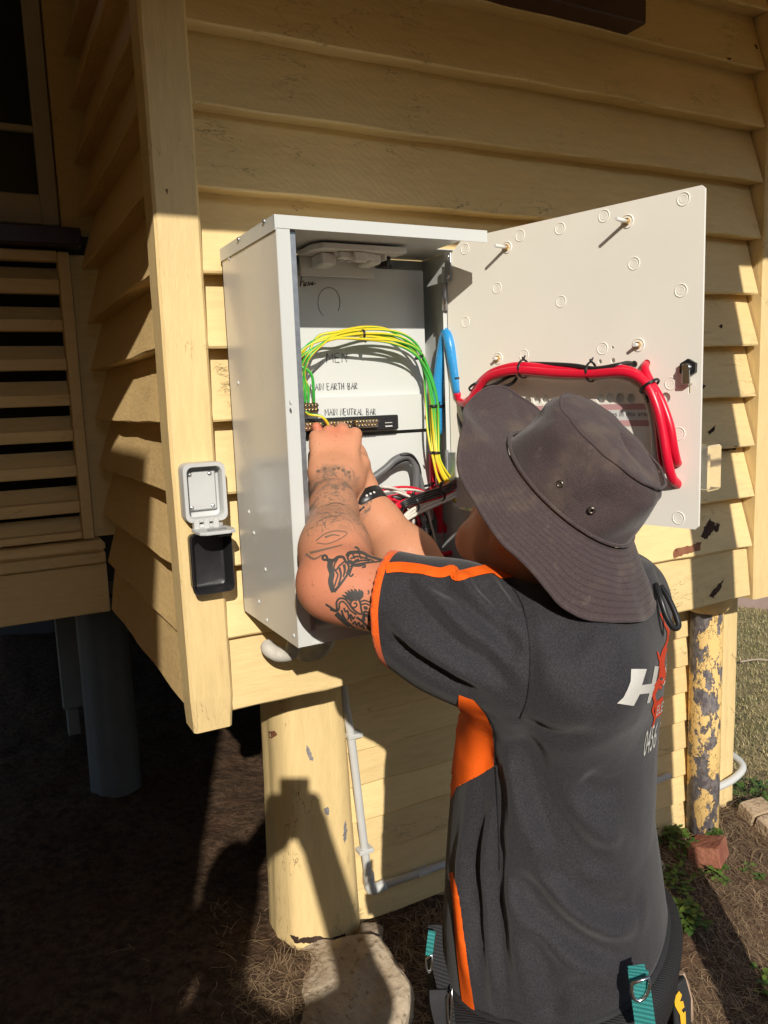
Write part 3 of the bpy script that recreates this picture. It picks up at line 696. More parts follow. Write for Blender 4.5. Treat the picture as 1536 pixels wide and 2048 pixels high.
dme = door.mesh('d'); cme = cut.mesh('c'); do = bpy.data.objects.new('d', dme); co = bpy.data.objects.new('c', cme); COL.objects.link(do); COL.objects.link(co)
md = do.modifiers.new('b', 'BOOLEAN'); md.object = co; md.operation = 'DIFFERENCE'; md.solver = 'EXACT'
bpy.context.view_layer.update(); dg = bpy.context.evaluated_depsgraph_get()
pme = bpy.data.meshes.new_from_object(do.evaluated_get(dg)); bpy.data.objects.remove(do); bpy.data.objects.remove(co)
pme.transform(PM); pme.materials.clear(); pme.materials.append(MAT['beige_panel']); pme.name = 'swing_panel'
panel = bpy.data.objects.new('swing_panel', pme); COL.objects.link(panel); par(panel, box)
panel['label'] = 'beige swing panel standing open with red and white cables tied across it'
nb_ = MB()
def ring_on(px, py, r, th=.0005):
    c = pan(px, py, .0); u = pdir; v = Vector((0, 0, 1))
    return [c + pn * .0001 + u * (r * math.cos(a)) + v * (r * math.sin(a)) for a in np.linspace(0, 2 * math.pi, 25)[:-1]]
for px, py in ((1367, 398), (1208, 432), (1120, 457), (1040, 471), (1268, 527), (1362, 581), (1122, 603), (994, 576), (931, 644), (1205, 697), (1048, 710), (1342, 767), (1203, 768), (1358, 867), (1357, 1036), (1045, 775), (930, 498)):
    kb = MB().tube(ring_on(px, py, .0092), .0008, 6, closed=True).tube(ring_on(px, py, .0053), .0003, 6, closed=True); kb.build('knockout_ring', MAT['beige_panel'], panel)
# long brass-ended pins and short studs
for i, ((bx_, by_), ln) in enumerate((((1014, 495), .030), ((1255, 443), .030), ((996, 717), .007), ((1277, 690), .009))):
    c = pan(bx_, by_); sb = MB().lathe(c, pn, [(.0105, 0), (.0105, .0006), (.0095, .0012)], 20).build('washer', MAT['beige_panel'], panel)
    nut = MB(); u = pdir; v = Vector((0, 0, 1)); n6 = 6
    vs = [c + pn * h + u * (.0052 * math.cos(k * math.pi / 3)) + v * (.0052 * math.sin(k * math.pi / 3)) for h in (.0008, .005) for k in range(6)]
    nut.add(vs, [(k, (k + 1) % 6, 6 + (k + 1) % 6, 6 + k) for k in range(6)] + [tuple(range(6)), tuple(range(6, 12))]); nut.build('brass_nut', MAT['brass'], panel)
    MB().cyl(c, c + pn * (ln + .004), .0031, .0028, 12).build('stud', MAT['white_plastic'], panel)
# latch
c = pan(1379, 736)
lt = MB(); vs = [c + pn * h + pdir * (.0135 * math.cos(k * math.pi / 3 + .5)) + Vector((0, 0, .0135 * math.sin(k * math.pi / 3 + .5))) for h in (0, .007) for k in range(6)]
lt.add(vs, [(k, (k + 1) % 6, 6 + (k + 1) % 6, 6 + k) for k in range(6)] + [tuple(range(6)), tuple(range(6, 12))]); lt.build('latch_nut', MAT['black_plastic'], panel)
lc = MB().cyl(c, c + pn * .014, .0075, .006, 14); lm = Matrix.Translation(c + pn * .011) @ Matrix(((pdir.x, -pn.x, 0, 0), (pdir.y, -pn.y, 0, 0), (0, 0, 1, 0), (0, 0, 0, 1)))
k0 = len(lc.v); lc.box(-.006, .006, -.0012, .0012, -.022, .006, .0008, mat=lm); lc.box(-.006, .006, -.001, .010, -.0235, -.0215, .0005, mat=lm); lc.build('latch_cam', MAT['chrome'], panel)
# warning label
A, B_ = panl(1036, 848), panl(1306, 812)
za = panl(1200, 853).z; zb_ = panl(1200, 808).z; lx0, lx1 = A.x, B_.x
MB().box(lx0, lx1, -.0004, -.00005, za, zb_).xf(PM).build('warning_label', MAT['white_label'], panel)
ht = MB(); hh = (zb_ - za) * .25; x = lx0 + .001
while x < lx1 - .006:
    for zz0 in (za + .0008, zb_ - hh - .0008):
        vs = [(x, -.0006, zz0), (x + .0017, -.0006, zz0), (x + .0017 + hh * .8, -.0006, zz0 + hh), (x + hh * .8, -.0006, zz0 + hh)]; ht.add([tuple(PM @ Vector(v)) for v in vs], [(0, 1, 2, 3)])
    x += .0032
ht.build('hatching', MAT['red_ink'], panel)
def text_mesh(body, size, align='LEFT'):
    cu = bpy.data.curves.new('t', 'FONT'); cu.body = body; cu.size = size; cu.align_x = align; cu.resolution_u = 3
    o = bpy.data.objects.new('t', cu); COL.objects.link(o); bpy.context.view_layer.update()
    me_ = bpy.data.meshes.new_from_object(o.evaluated_get(bpy.context.evaluated_depsgraph_get())); bpy.data.objects.remove(o); bpy.data.curves.remove(cu); return me_
tm = text_mesh('Warning: take care when running cables in this area', (zb_ - za) * .27)
wd = max(v.co.x for v in tm.vertices); sx = (lx1 - lx0 - .008) / wd
tm.transform(PM @ Matrix.Translation((lx0 + .003, -.0007, (za + zb_) / 2 - .0022)) @ Matrix.Rotation(math.pi / 2, 4, 'X') @ Matrix.Diagonal((sx, 1.15, 1, 1)))
tm.materials.append(MAT['ink']); to = bpy.data.objects.new('warning_text', tm); COL.objects.link(to); par(to, panel)
# clear cover and breakers on the far side of the panel
mc = MB(); l = Matrix(PM)
cz0, cz1 = panl(1405, 985).z, panl(1405, 892).z
mc.box(PW - .17, PW + .012, .006, .050, cz0, cz1, .003, mat=PM); mc.build('clear_cover', MAT['clear'], panel)
bk = MB()
for k in range(8): bk.box(PW - .165 + k * .0178, PW - .165 + k * .0178 + .017, .006, .040, cz0 + .006, cz1 - .006, .001, mat=PM)
bk.build('breakers', MAT['white_plastic'], panel)
# hinges
hb = MB()
c = pan(910, 530)
hm = Matrix.Translation(PM @ Vector((.004, -.003, c.z))) @ Matrix(((pdir.x, -pn.x, 0, 0), (pdir.y, -pn.y, 0, 0), (0, 0, 1, 0), (0, 0, 0, 1)))
hb.box(-.006, .010, -.001, .002, -.028, .024, .001, mat=hm); hb.cyl(hm @ Vector((-.008, .0, -.080)), hm @ Vector((-.008, .0, -.030)), .006, None, 12).build('hinge', MAT['galv'], panel)
for dz in (.016, -.020): rivet(hm @ Vector((.003, -.001, dz)), -(hm.to_3x3() @ Vector((0, 1, 0))), .004, .0025, 'chrome', panel, 'screw')
hb = MB(); c = pan(915, 950); hm = Matrix.Translation(PM @ Vector((.004, -.006, c.z))) @ Matrix(((pdir.x, -pn.x, 0, 0), (pdir.y, -pn.y, 0, 0), (0, 0, 1, 0), (0, 0, 0, 1)))
hb.box(-.012, -.006, -.004, .002, -.048, .048, .001, mat=hm).box(-.006, .012, -.001, .002, -.010, .044, .001, mat=hm).build('hinge', MAT['galv'], panel)
# bracket holding the panel to the box side
MB().box(.494, BX1 - .002, -.124, -.1225, 1.60, 1.96).build('hinge_bracket', GI, box)
MB().prism([(.02, PZ0 + .02), (PW - .02, PZ0 + .02), (PW - .02, PZ1 - .02), (.06, PZ1 - .02), (.02, PZ1 - .06)], .0056, .0072, mat=PM).build('backing_pan', MAT['white_plastic'], panel)

# lower tray: din rail with breakers behind the arms
zr0 = zz(880, 1098, -.10); zr1 = zz(880, 1066, -.10)
MB().box(at(790, 1085, -.10).x, BX1 - .03, -.104, -.10, zr0, zr1, .001).box(at(790, 1085, -.10).x, BX1 - .03, -.112, -.104, zr1 - .002, zr1).box(at(790, 1085, -.10).x, BX1 - .03, -.112, -.104, zr0, zr0 + .002).build('din_rail', MAT['galv'], box)
rw = MB()
for k in range(4):
    xk = at(770, 1060, -.12).x + k * .0178; rw.box(xk, xk + .017, -.160, -.1125, zr0 - .03, zr1 + .025, .0015)
rw.build('terminal_block', MAT['grey_plastic'], box)
MB().box(BX0 + .03, at(830, 1150, -.10).x, -.16, -.07, BZ0 + .03, BZ0 + .10, .003).build('lower_duct', MAT['grey_pvc'], box)

# ============================================================ cables
def cable(name, pts, r, mat, parent, n=10, k=8): return MB().tube(spline(pts, k), r, n).build(name, MAT[mat], parent)
def tie(name, c, ax, r, parent, tail=(0, 0, 1), mat='black_plastic'):
    c = Vector(c); ax = Vector(ax).normalized(); u = ax.orthogonal().normalized(); v = ax.cross(u)
    mb = MB()
    for d_ in (-.0012, 0, .0012): mb.tube([c + ax * d_ + u * (r * math.cos(a)) + v * (r * math.sin(a)) for a in np.linspace(0, 2 * math.pi, 19)[:-1]], .0011, 6, closed=True)
    tl = Vector(tail).normalized(); h = c + tl * (r + .001); mb.cyl(h - tl * .002, h + tl * .004, .0032, .0028, 6); mb.cyl(h, h + tl * .006 + ax * .004, .0014, None, 5)
    mb.build(name, MAT[mat], parent)
# earth wires
ew = empty('earth_wires', at(616, 800, YP - .03)); tag(ew, 'bundle of green and yellow earth wires arching over the white panel', 'wires')
core = [(600, 735, .035), (607, 705, .042), (630, 685, .046), (668, 672, .05), (725, 669, .05), (785, 676, .05), (830, 702, .05), (853, 745, .052), (866, 805, .056), (869, 860, .06), (874, 915, .07), (890, 955, .075), (912, 982, .070), (935, 1003, .055)]
for k in range(8):
    a = k * 2.399; rr_ = .0022 + .0034 * (k % 3); pts = []
    lx = 598 + (k % 4) * 6.2
    bot = at(lx, 806, YP - .036); pts.append(bot); pts.append(at(lx - 1 + (k % 3), 775, YP - .040))
    for j, (px, py, dy) in enumerate(core):
        q = at(px, py, YP - dy); tw = a + j * .35 + .25 * math.sin(j * 1.7 + k); sp = 1.0 + .9 * abs(math.sin(j * .9 + .4))
        q = q + Vector((math.cos(tw) * rr_ * sp * .8, math.sin(tw) * rr_ * sp, math.sin(tw + .6) * rr_ * sp)); pts.append(q)
    MB().tube(spline(pts, 6), .0024, 8).build('wire', MAT['earth'], ew)
MB().tube(spline([at(601, 733, YP - .044), at(613, 738, YP - .048), at(624, 752, YP - .05), at(627, 780, YP - .045), at(628, 806, YP - .036)], 6), .0026, 8).build('wire', MAT['earth'], ew)
MB().tube(spline([at(612, 824, YP - .036), at(620, 829, YP - .05), at(640, 832, YP - .058), at(650, 839, YP - .06), at(657, 850, YP - .055)], 6), .0026, 8).build('wire', MAT['earth'], ew)
for (px, py, dy, ax, r_, tl) in ((607, 714, .040, (.2, 0, 1), .0085, (1, 0, 0)), (725, 669, .05, (1, 0, 0), .0085, (0, -.3, -1)), (838, 714, .051, (.5, 0, -1), .008, (.3, 0, 1)), (867, 812, .057, (0, 0, 1), .0085, (1, 0, .2)), (872, 905, .068, (.1, 0, 1), .0085, (-1, 0, 0))): tie('cable_tie', at(px, py, YP - dy), ax, r_, ew, tl)
# blue taped cable
bc = empty('blue_taped_cable', at(890, 700, -.10)); tag(bc, 'bright blue taped cable folded over beside the swing panel', 'cable')
cable('tape', [at(874, 868, -.085), at(875, 800, -.085), at(877, 760, -.09), at(884, 705, -.10), at(890, 672, -.112), at(895, 668, -.125), at(900, 690, -.135), at(908, 735, -.14), at(917, 786, -.145)], .0105, 'blue_tape', bc, 12)
tie('cable_tie', at(914, 756, -.142), (.15, 0, -1), .0115, bc, (1, -.3, 0)); tie('cable_tie', at(875, 812, -.087), (0, 0, 1), .0115, bc, (1, -.3, 0))
# red and white tails tied across the panel
rb = empty('panel_cables', pan(1120, 745, .02)); tag(rb, 'red, white and black cables tied in a bundle across the beige swing panel', 'cables')
def pp(l): return [pan(a, b, o) for a, b, o in l]
cable('red_cable', [at(914, 783, -.145), at(917, 797, -.147), at(929, 804, -.15)] + pp([(944, 795, .016), (957, 770, .02), (980, 748, .024), (1012, 736, .026), (1045, 732, .026), (1110, 738, .026), (1180, 742, .026), (1240, 738, .026), (1282, 754, .026), (1304, 790, .026), (1317, 840, .024), (1322, 890, .022), (1326, 922, .018), (1330, 940, -.004)]), .0072, 'red_pvc', rb, 12)
cable('red_cable', [at(915, 786, -.15), at(921, 803, -.153)] + pp([(936, 806, .024), (952, 785, .03), (973, 757, .034), (1010, 744, .036), (1045, 741, .036), (1110, 746, .036), (1178, 748, .036), (1250, 745, .036), (1290, 765, .034), (1311, 805, .034), (1324, 855, .032), (1335, 920, .028), (1344, 955, .016), (1357, 970, -.004)]), .0072, 'red_pvc', rb, 12)
cable('red_cable', pp([(1293, 727, -.006), (1290, 733, .012), (1291, 742, .02), (1302, 765, .024), (1322, 800, .026), (1340, 850, .026), (1348, 895, .022), (1354, 922, .010), (1357, 927, -.005)]), .0062, 'red_pvc', rb, 12)
cable('white_cable', pp([(938, 845, .012), (942, 815, .012), (955, 785, .012), (980, 758, .014), (1045, 750, .016), (1110, 754, .018), (1180, 755, .018), (1235, 752, .018), (1275, 768, .018), (1297, 805, .018), (1307, 850, .016), (1311, 900, .014), (1313, 945, .012)]), .0058, 'white_pvc', rb, 12)
cable('black_cable', pp([(1268, 729, -.006), (1255, 727, .012), (1235, 731, .028), (1190, 738, .034), (1150, 732, .03), (1100, 729, .026), (1060, 728, .02)]), .0042, 'black_pvc', rb)
cable('black_cable', pp([(962, 778, .03), (990, 768, .03), (1015, 755, .026), (1030, 750, .02), (1033, 756, .018), (1022, 768, .022), (1000, 774, .026), (965, 776, .03)]), .0030, 'black_pvc', rb)
cable('black_cable', [at(913, 795, -.14), at(918, 840, -.15)] + pp([(932, 880, .012), (936, 905, .016), (946, 925, .02), (960, 915, .02), (968, 900, .02)]), .0030, 'black_pvc', rb)
cable('grey_cable', pp([(925, 812, .012), (931, 850, .012), (930, 890, .016), (932, 915, .02), (948, 922, .022), (965, 908, .02)]), .0038, 'grey_pvc', rb)
cable('grey_cable', pp([(934, 815, .016), (938, 860, .016), (939, 900, .02), (944, 930, .02), (958, 938, .02), (972, 925, .02)]), .0038, 'grey_pvc', rb)
for (px, py, ax, r_, o) in ((952, 772, (pdir.x * .5, pdir.y * .5, -.8), .014, .024), (1047, 738, (pdir.x, pdir.y, 0), .0155, .027), (1182, 744, (pdir.x, pdir.y, 0), .0155, .027), (1299, 772, (pdir.x * .6, pdir.y * .6, -.8), .016, .026)): tie('cable_tie', pan(px, py, o), ax, r_, rb, (0, 0, 1) if py < 745 else pn * .4 + Vector((0, 0, -1)))
tie('cable_tie', pan(934, 884, .014), (0, 0, 1), .009, rb, (1, 0, 0), 'grey_plastic')
# small black wires under the neutral bar
nw = empty('neutral_tails', at(604, 860, -.1)); tag(nw, 'thin black wires hanging below the left end of the black bar', 'wires')
for k in range(3):
    cable('wire', [at(601 + 5 * k, 856, YP - .036), at(602 + 4 * k, 880, YP - .042), at(606 - 2 * k, 900, YP - .044), at(603 + k, 925, YP - .04), at(602 + k, 965, YP - .035), at(604 + k, 1000, YP - .03)], .0019, 'black_pvc', nw, 8)
# mains loop and final circuits in the lower part
gl = empty('mains_loop', at(800, 930, -.1)); tag(gl, 'dark grey mains cables looped over behind the wrist with the watch', 'cables')
cable('cable', [at(700, 985, YP - .03), at(735, 963, YP - .04), at(770, 938, YP - .045), at(790, 920, YP - .046), at(812, 912, YP - .046), at(826, 920, YP - .046), at(833, 945, YP - .044), at(832, 985, YP - .04), at(828, 1040, YP - .034)], .0072, 'grey_pvc', gl)
cable('cable', [at(705, 972, YP - .02), at(760, 948, YP - .03), at(800, 925, YP - .034), at(825, 926, YP - .04), at(841, 960, YP - .04), at(846, 1000, YP - .036), at(840, 1050, YP - .03)], .0050, 'grey_pvc', gl)
cable('cable', [at(800, 911, YP - .05), at(822, 910, YP - .055), at(836, 928, YP - .05), at(841, 950, YP - .04), at(839, 968, YP - .032), at(850, 972, YP - .03), at(868, 966, YP - .03)], .0026, 'black_pvc', gl)
rv = empty('red_tails', at(870, 980, -.1)); tag(rv, 'pair of red cables dropping past the right end of the panel', 'cables')
cable('red_cable', [at(864, 905, YP - .02), at(865, 950, YP - .02), at(868, 1000, YP - .02), at(882, 1045, YP - .015), at(905, 1075, YP - .01)], .0060, 'red_pvc', rv)
cable('red_cable', [at(876, 925, YP - .03), at(879, 975, YP - .03), at(880, 1020, YP - .025), at(880, 1060, YP - .02), at(880, 1085, YP - .02)], .0055, 'red_pvc', rv)
cable('red_cable', [at(862, 1108, YP - .02), at(890, 1108, YP - .03), at(912, 1103, YP - .03), at(920, 1098, YP - .02)], .0055, 'red_pvc', rv)
fc = empty('circuit_cables', at(850, 1000, -.14)); tag(fc, 'white twin cables and red wires tied together running to the panel hinge', 'cables')
for k in range(6):
    o1, o2 = (k % 3) * 6.5, (k // 3) * .009
    cable('white_cable', [at(928 + k, 970 + o1, -.10 + o2), at(905, 982 + o1, -.145 + o2), at(880, 993 + o1, -.165 + o2), at(840, 1010 + o1 * 1.1, -.17 + o2), at(808, 1034 + o1 * .8, -.17 + o2), at(798 - 2 * k, 1065 + o1, -.165 + o2), at(794 - 2 * k, 1090, -.155 + o2)], .0036, 'white_pvc', fc)
for k in range(6):
    cable('red_wire', [at(926, 955 + 4 * k, -.10), at(905, 963 + 4 * k, -.15), at(880, 974 + 4 * k, -.172), at(835, 992 + 3 * k, -.178 + .004 * (k % 2)), at(800 - 2 * k, 1004 + 3 * k, -.18), at(786 + 3 * k, 1020 + 4 * k, -.178), at(790 + 4 * k, 1050, -.165), at(792 + 4 * k, 1085, -.15)], .0021, 'red_pvc', fc, 8)
for k in range(4):
    cable('black_wire', [at(926, 948 + 6 * k, -.10), at(908, 959 + 6 * k, -.15), at(890, 972 + 5 * k, -.170), at(850, 985 + 5 * k, -.182), at(812, 1000 + 4 * k, -.184), at(780 + 8 * k, 1022, -.17)], .0021, 'black_pvc', fc, 8)
for k in range(4):
    cable('red_wire', [at(735, 992 + 4 * k, -.11), at(765, 980 + 5 * k, -.115), at(800, 974 + 5 * k, -.12), at(830, 976 + 4 * k, -.12), at(852, 985, -.11), at(862 + 3 * k, 990 + 3 * k, -.10)], .0022, ('red_pvc', 'white_pvc', 'grey_pvc', 'red_pvc')[k], fc, 8)
rw_ = random.Random(12)
for k in range(16):
    mt_ = ('red_pvc', 'white_pvc', 'red_pvc', 'grey_pvc', 'white_pvc', 'red_pvc', 'black_pvc')[k % 7]; x0_w = rw_.uniform(752, 800); y0_w = rw_.uniform(985, 1030)
    cable('loose_wire', [at(x0_w, y0_w, rw_.uniform(-.15, -.11)), at(x0_w + rw_.uniform(10, 45), y0_w + rw_.uniform(-16, 10), rw_.uniform(-.17, -.13)), at(rw_.uniform(805, 850), rw_.uniform(995, 1045), rw_.uniform(-.17, -.13)), at(rw_.uniform(800, 870), rw_.uniform(1035, 1080), rw_.uniform(-.16, -.12)), at(rw_.uniform(795, 880), rw_.uniform(1085, 1120), rw_.uniform(-.13, -.10))], rw_.choice((.0020, .0024, .0032)), mt_, fc, 8)
tie('cable_tie', at(828, 1005, -.172), (1, 0, .25), .016, fc, (-.2, -.3, 1)); tie('cable_tie', at(880, 985, -.166), (1, 0, .25), .016, fc, (0, -.3, 1))
# corrugated conduits under the box
def corr(name, pts, r, label):
    P = spline(pts, 40); L = [0.0]
    for i in range(1, len(P)): L.append(L[-1] + (P[i] - P[i - 1]).length)
    n_ = int(L[-1] / .0011); Q = []; rad = []
    for i in range(n_ + 1):
        s_ = L[-1] * i / n_; j = min(max(np.searchsorted(L, s_) - 1, 0), len(P) - 2); f_ = (s_ - L[j]) / max(L[j + 1] - L[j], 1e-9)
        Q.append(P[j].lerp(P[j + 1], f_)); rad.append(r + .0021 * math.sin(s_ / .0043 * 2 * math.pi))
    o = MB().tube(Q, r, 18, radii=rad).build(name, MAT['conduit_corr']); tag(o, label, 'conduit', 'corrugated conduits under the meter box'); return o
corr('corrugated_conduit', [at(536, 1293, -.02), at(540, 1300, -.04), at(558, 1309, -.07), at(580, 1305, -.10), at(590, 1285, -.115), at(592, 1262, -.115)], .0125, 'pale corrugated conduit turning up under the left corner of the meter box')
corr('corrugated_conduit', [at(596, 1300, -.01), at(610, 1306, -.04), at(632, 1303, -.08), at(650, 1287, -.11), at(658, 1262, -.115)], .0145, 'darker corrugated conduit right of the pale one under the meter box')

# ============================================================ key safe on the corner board
ks = empty('key_safe', at(410, 1055, -.006)); tag(ks, 'open key safe with grey lid and black tray on the corner board', 'key safe')
def rrect(x0, x1, z0, z1, r, n=5):
    pts = []
    for cx_, cz_, a0 in ((x1 - r, z1 - r, 0), (x0 + r, z1 - r, 90), (x0 + r, z0 + r, 180), (x1 - r, z0 + r, 270)):
        for k in range(n + 1): a = R_(a0 + 90 * k / n); pts.append((cx_ + r * math.cos(a), cz_ + r * math.sin(a)))
    return pts
def tray(mb, x0, x1, z0, z1, yo, yi, wall, r, lip=.002, taper=0.0):
    """open tray: outer rounded wall from yo (rear) to yi (front), floor at the rear"""
    A = rrect(x0, x1, z0, z1, r); n = len(A); cxm_, czm_ = (x0 + x1) / 2, (z0 + z1) / 2
    def ring(off, y): return [((x - cxm_) * (1 - off / ((x1 - x0) / 2)) + cxm_, y, (z_ - czm_) * (1 - off / ((z1 - z0) / 2)) + czm_) for x, z_ in A]
    rings = [ring(taper, yo), ring(taper * .5, yo + (yi - yo) * .5), ring(0.0, yi + .003), ring(lip * .4, yi), ring(wall - .0008, yi), ring(wall, yi + .0015), ring(wall + taper, yo - .006), ring(wall + taper + .004, yo - .003)]
    vs = [v for rg in rings for v in rg]; fs = []
    for k in range(len(rings) - 1): fs += [(k * n + i, k * n + (i + 1) % n, (k + 1) * n + (i + 1) % n, (k + 1) * n + i) for i in range(n)]
    fs.append(tuple((len(rings) - 1) * n + i for i in range(n))); fs.append(tuple(range(n))[::-1]); mb.add(vs, fs, True); return mb
yk = -.0075
a = at(371, 1048, -.035); b = at(448, 922, -.035)
kx0, kx1 = at(366, 980, -.035).x, at(452, 980, -.035).x; kz0, kz1 = a.z, b.z
o = tray(MB(), kx0, kx1, kz0, kz1, yk, -.040, .0075, .013, .002).build('housing', MAT['grey_plastic'], ks)
md = o.modifiers.new('es', 'EDGE_SPLIT'); md.split_angle = R_(40)
MB().box(kx0 + .012, kx1 - .014, -.0205, -.0105, kz0 + .020, kz1 - .016, .002).build('back_cover', MAT['grey_plastic'], ks)
for px, py in ((379, 950), (419, 947), (384, 1016), (426, 1011)):
    q = at(px, py, -.0205); rivet(q, (0, -1, 0), .0042, .002, 'chrome', ks, 'screw')
for k in range(6): MB().box(kx0 + .024 + k * .0042, kx0 + .0265 + k * .0042, -.0212, -.0206, kz0 + .026, kz0 + .030).build('embossed_digit', MAT['grey_plastic'], ks)
# flap hinged out towards the viewer
f0 = at(386, 1052, -.038); f1 = at(462, 1052, -.038); fz = kz0 - .006
fl = MB(); fl.prism([(kx0 + .010, -.032), (kx1 - .004, -.032), (kx1 + .001, -.060), (kx1 - .003, -.088), (kx1 - .014, -.094), (kx0 + .022, -.094), (kx0 + .011, -.086), (kx0 + .008, -.060)], fz - .010, fz - .004, mat=Matrix(((1, 0, 0, 0), (0, 0, 1, 0), (0, 1, 0, 0), (0, 0, 0, 1))))
fl.build('flap', MAT['grey_plastic'], ks, bevel=.0015)
MB().box(kx0 + .028, kx1 - .016, -.082, -.068, fz - .0042, fz - .0015, .001).build('code_window', MAT['galv'], ks)
fc_ = MB(); fc_.cyl((kx0 + .014, -.038, fz - .001), (kx1 - .012, -.038, fz - .001), .0045, None, 12)
for xx in (kx0 + .018, kx0 + .036, kx1 - .024): fc_.box(xx - .005, xx + .005, -.044, -.030, fz - .006, kz0 + .006, .001)
fc_.build('hinge', MAT['grey_plastic'], ks)
# black tray below
tz1 = fz - .012; tz0 = at(425, 1186, -.04).z; tx0, tx1 = at(383, 1130, -.045).x, at(467, 1130, -.045).x
o = tray(MB(), tx0, tx1, tz0, tz1, yk, -.048, .003, .010, .002, .005).build('black_tray', MAT['black_satin'], ks); md = o.modifiers.new('es', 'EDGE_SPLIT'); md.split_angle = R_(40)
MB().box(kx0 + .045, kx1 - .006, -.078, -.046, fz - .017, fz - .0102, .001).build('catch', MAT['black_satin'], ks)

# ============================================================ people: signed-distance modelling, meshed with surface nets
def V3(*a): return np.array(a, float)
def nrm(v): v = np.asarray(v, float); return v / np.linalg.norm(v)
class Cone:
    def __init__(s, a, b, ra, rb, k=.02): s.a = np.array(a, float); s.b = np.array(b, float); s.ra = ra; s.rb = rb; s.k = k; s.c = (s.a + s.b) / 2; s.R = np.linalg.norm(s.b - s.a) / 2 + max(ra, rb)
    def d(s, p):
        ab = s.b - s.a; t = np.clip(((p - s.a) @ ab) / (ab @ ab), 0, 1); return np.linalg.norm(p - s.a - t[:, None] * ab, axis=1) - (s.ra + (s.rb - s.ra) * t)
class CutCone(Cone):
    def __init__(s, a, b, ra, rb, k, pp_, pn_): Cone.__init__(s, a, b, ra, rb, k); s.pp = np.array(pp_); s.pn = np.array(pn_)
    def d(s, p): return np.maximum(Cone.d(s, p), (p - s.pp) @ s.pn)
class Ell:
    def __init__(s, c, axes, rad, k=.02): s.c = np.array(c, float); s.A = np.array(axes, float); s.r = np.array(rad, float); s.k = k; s.R = max(rad)
    def d(s, p):
        q = (p - s.c) @ s.A.T; k0 = np.linalg.norm(q / s.r, axis=1); k1 = np.linalg.norm(q / s.r ** 2, axis=1); return k0 * (k0 - 1) / np.maximum(k1, 1e-9)
class RBox:
    def __init__(s, c, axes, half, r, k=.01): s.c = np.array(c, float); s.A = np.array(axes, float); s.h = np.array(half, float) - r; s.r = r; s.k = k; s.R = float(np.linalg.norm(half))
    def d(s, p):
        q = np.abs((p - s.c) @ s.A.T) - s.h; return np.linalg.norm(np.maximum(q, 0), axis=1) + np.minimum(q.max(axis=1), 0) - s.r
class Loft:
    """stack of rounded sections along z: rows (z, centre offset along front, half width, half depth front, half depth back)"""
    def __init__(s, o, left, front, rows, k=.03, n=2.4, zcap=.03):
        s.o = np.array(o, float); s.l = np.array(left, float); s.f = np.array(front, float); s.rows = np.array(rows, float); s.k = k; s.n = n; s.zc = zcap
        z = s.rows[:, 0]; s.c = s.o + V3(0, 0, (z.min() + z.max()) / 2); s.R = math.hypot((z.max() - z.min()) / 2, s.rows[:, 2:].max()) + .02
    def d(s, p):
        q = p - s.o; a = q @ s.l; b = q @ s.f; z = q[:, 2]; Rw = s.rows; zi = np.clip(z, Rw[0, 0], Rw[-1, 0])
        c = np.interp(zi, Rw[:, 0], Rw[:, 1]); A = np.interp(zi, Rw[:, 0], Rw[:, 2]); Bf = np.interp(zi, Rw[:, 0], Rw[:, 3]); Bb = np.interp(zi, Rw[:, 0], Rw[:, 4])
        b = b - c; B = np.where(b > 0, Bf, Bb)
        rho = ((np.abs(a) / A) ** s.n + (np.abs(b) / B) ** s.n) ** (1 / s.n); rr = np.hypot(a, b)
        d1 = np.where(rho > 1e-4, rr * (1 - 1 / np.maximum(rho, 1e-4)), -np.minimum(A, B)); d1 = np.maximum(d1, -np.minimum(A, B))
        d2 = np.maximum(z - Rw[-1, 0], Rw[0, 0] - z)
        return np.where((d1 > 0) & (d2 > 0), np.hypot(np.maximum(d1, 0), np.maximum(d2, 0)), np.maximum(d1, d2))
def smin(a, b, k):
    h = np.maximum(k - np.abs(a - b), 0) / k; return np.minimum(a, b) - h * h * k * .25
class Field:
    def __init__(s, prims, post=None): s.p = prims; s.post = post
    def d(s, p, act=None):
        r = None
        for q in (s.p if act is None else act):
            v = q.d(p); r = v if r is None else smin(r, v, q.k)
        if r is None: r = np.full(len(p), 1.0)
        return s.post(p, r) if s.post else r
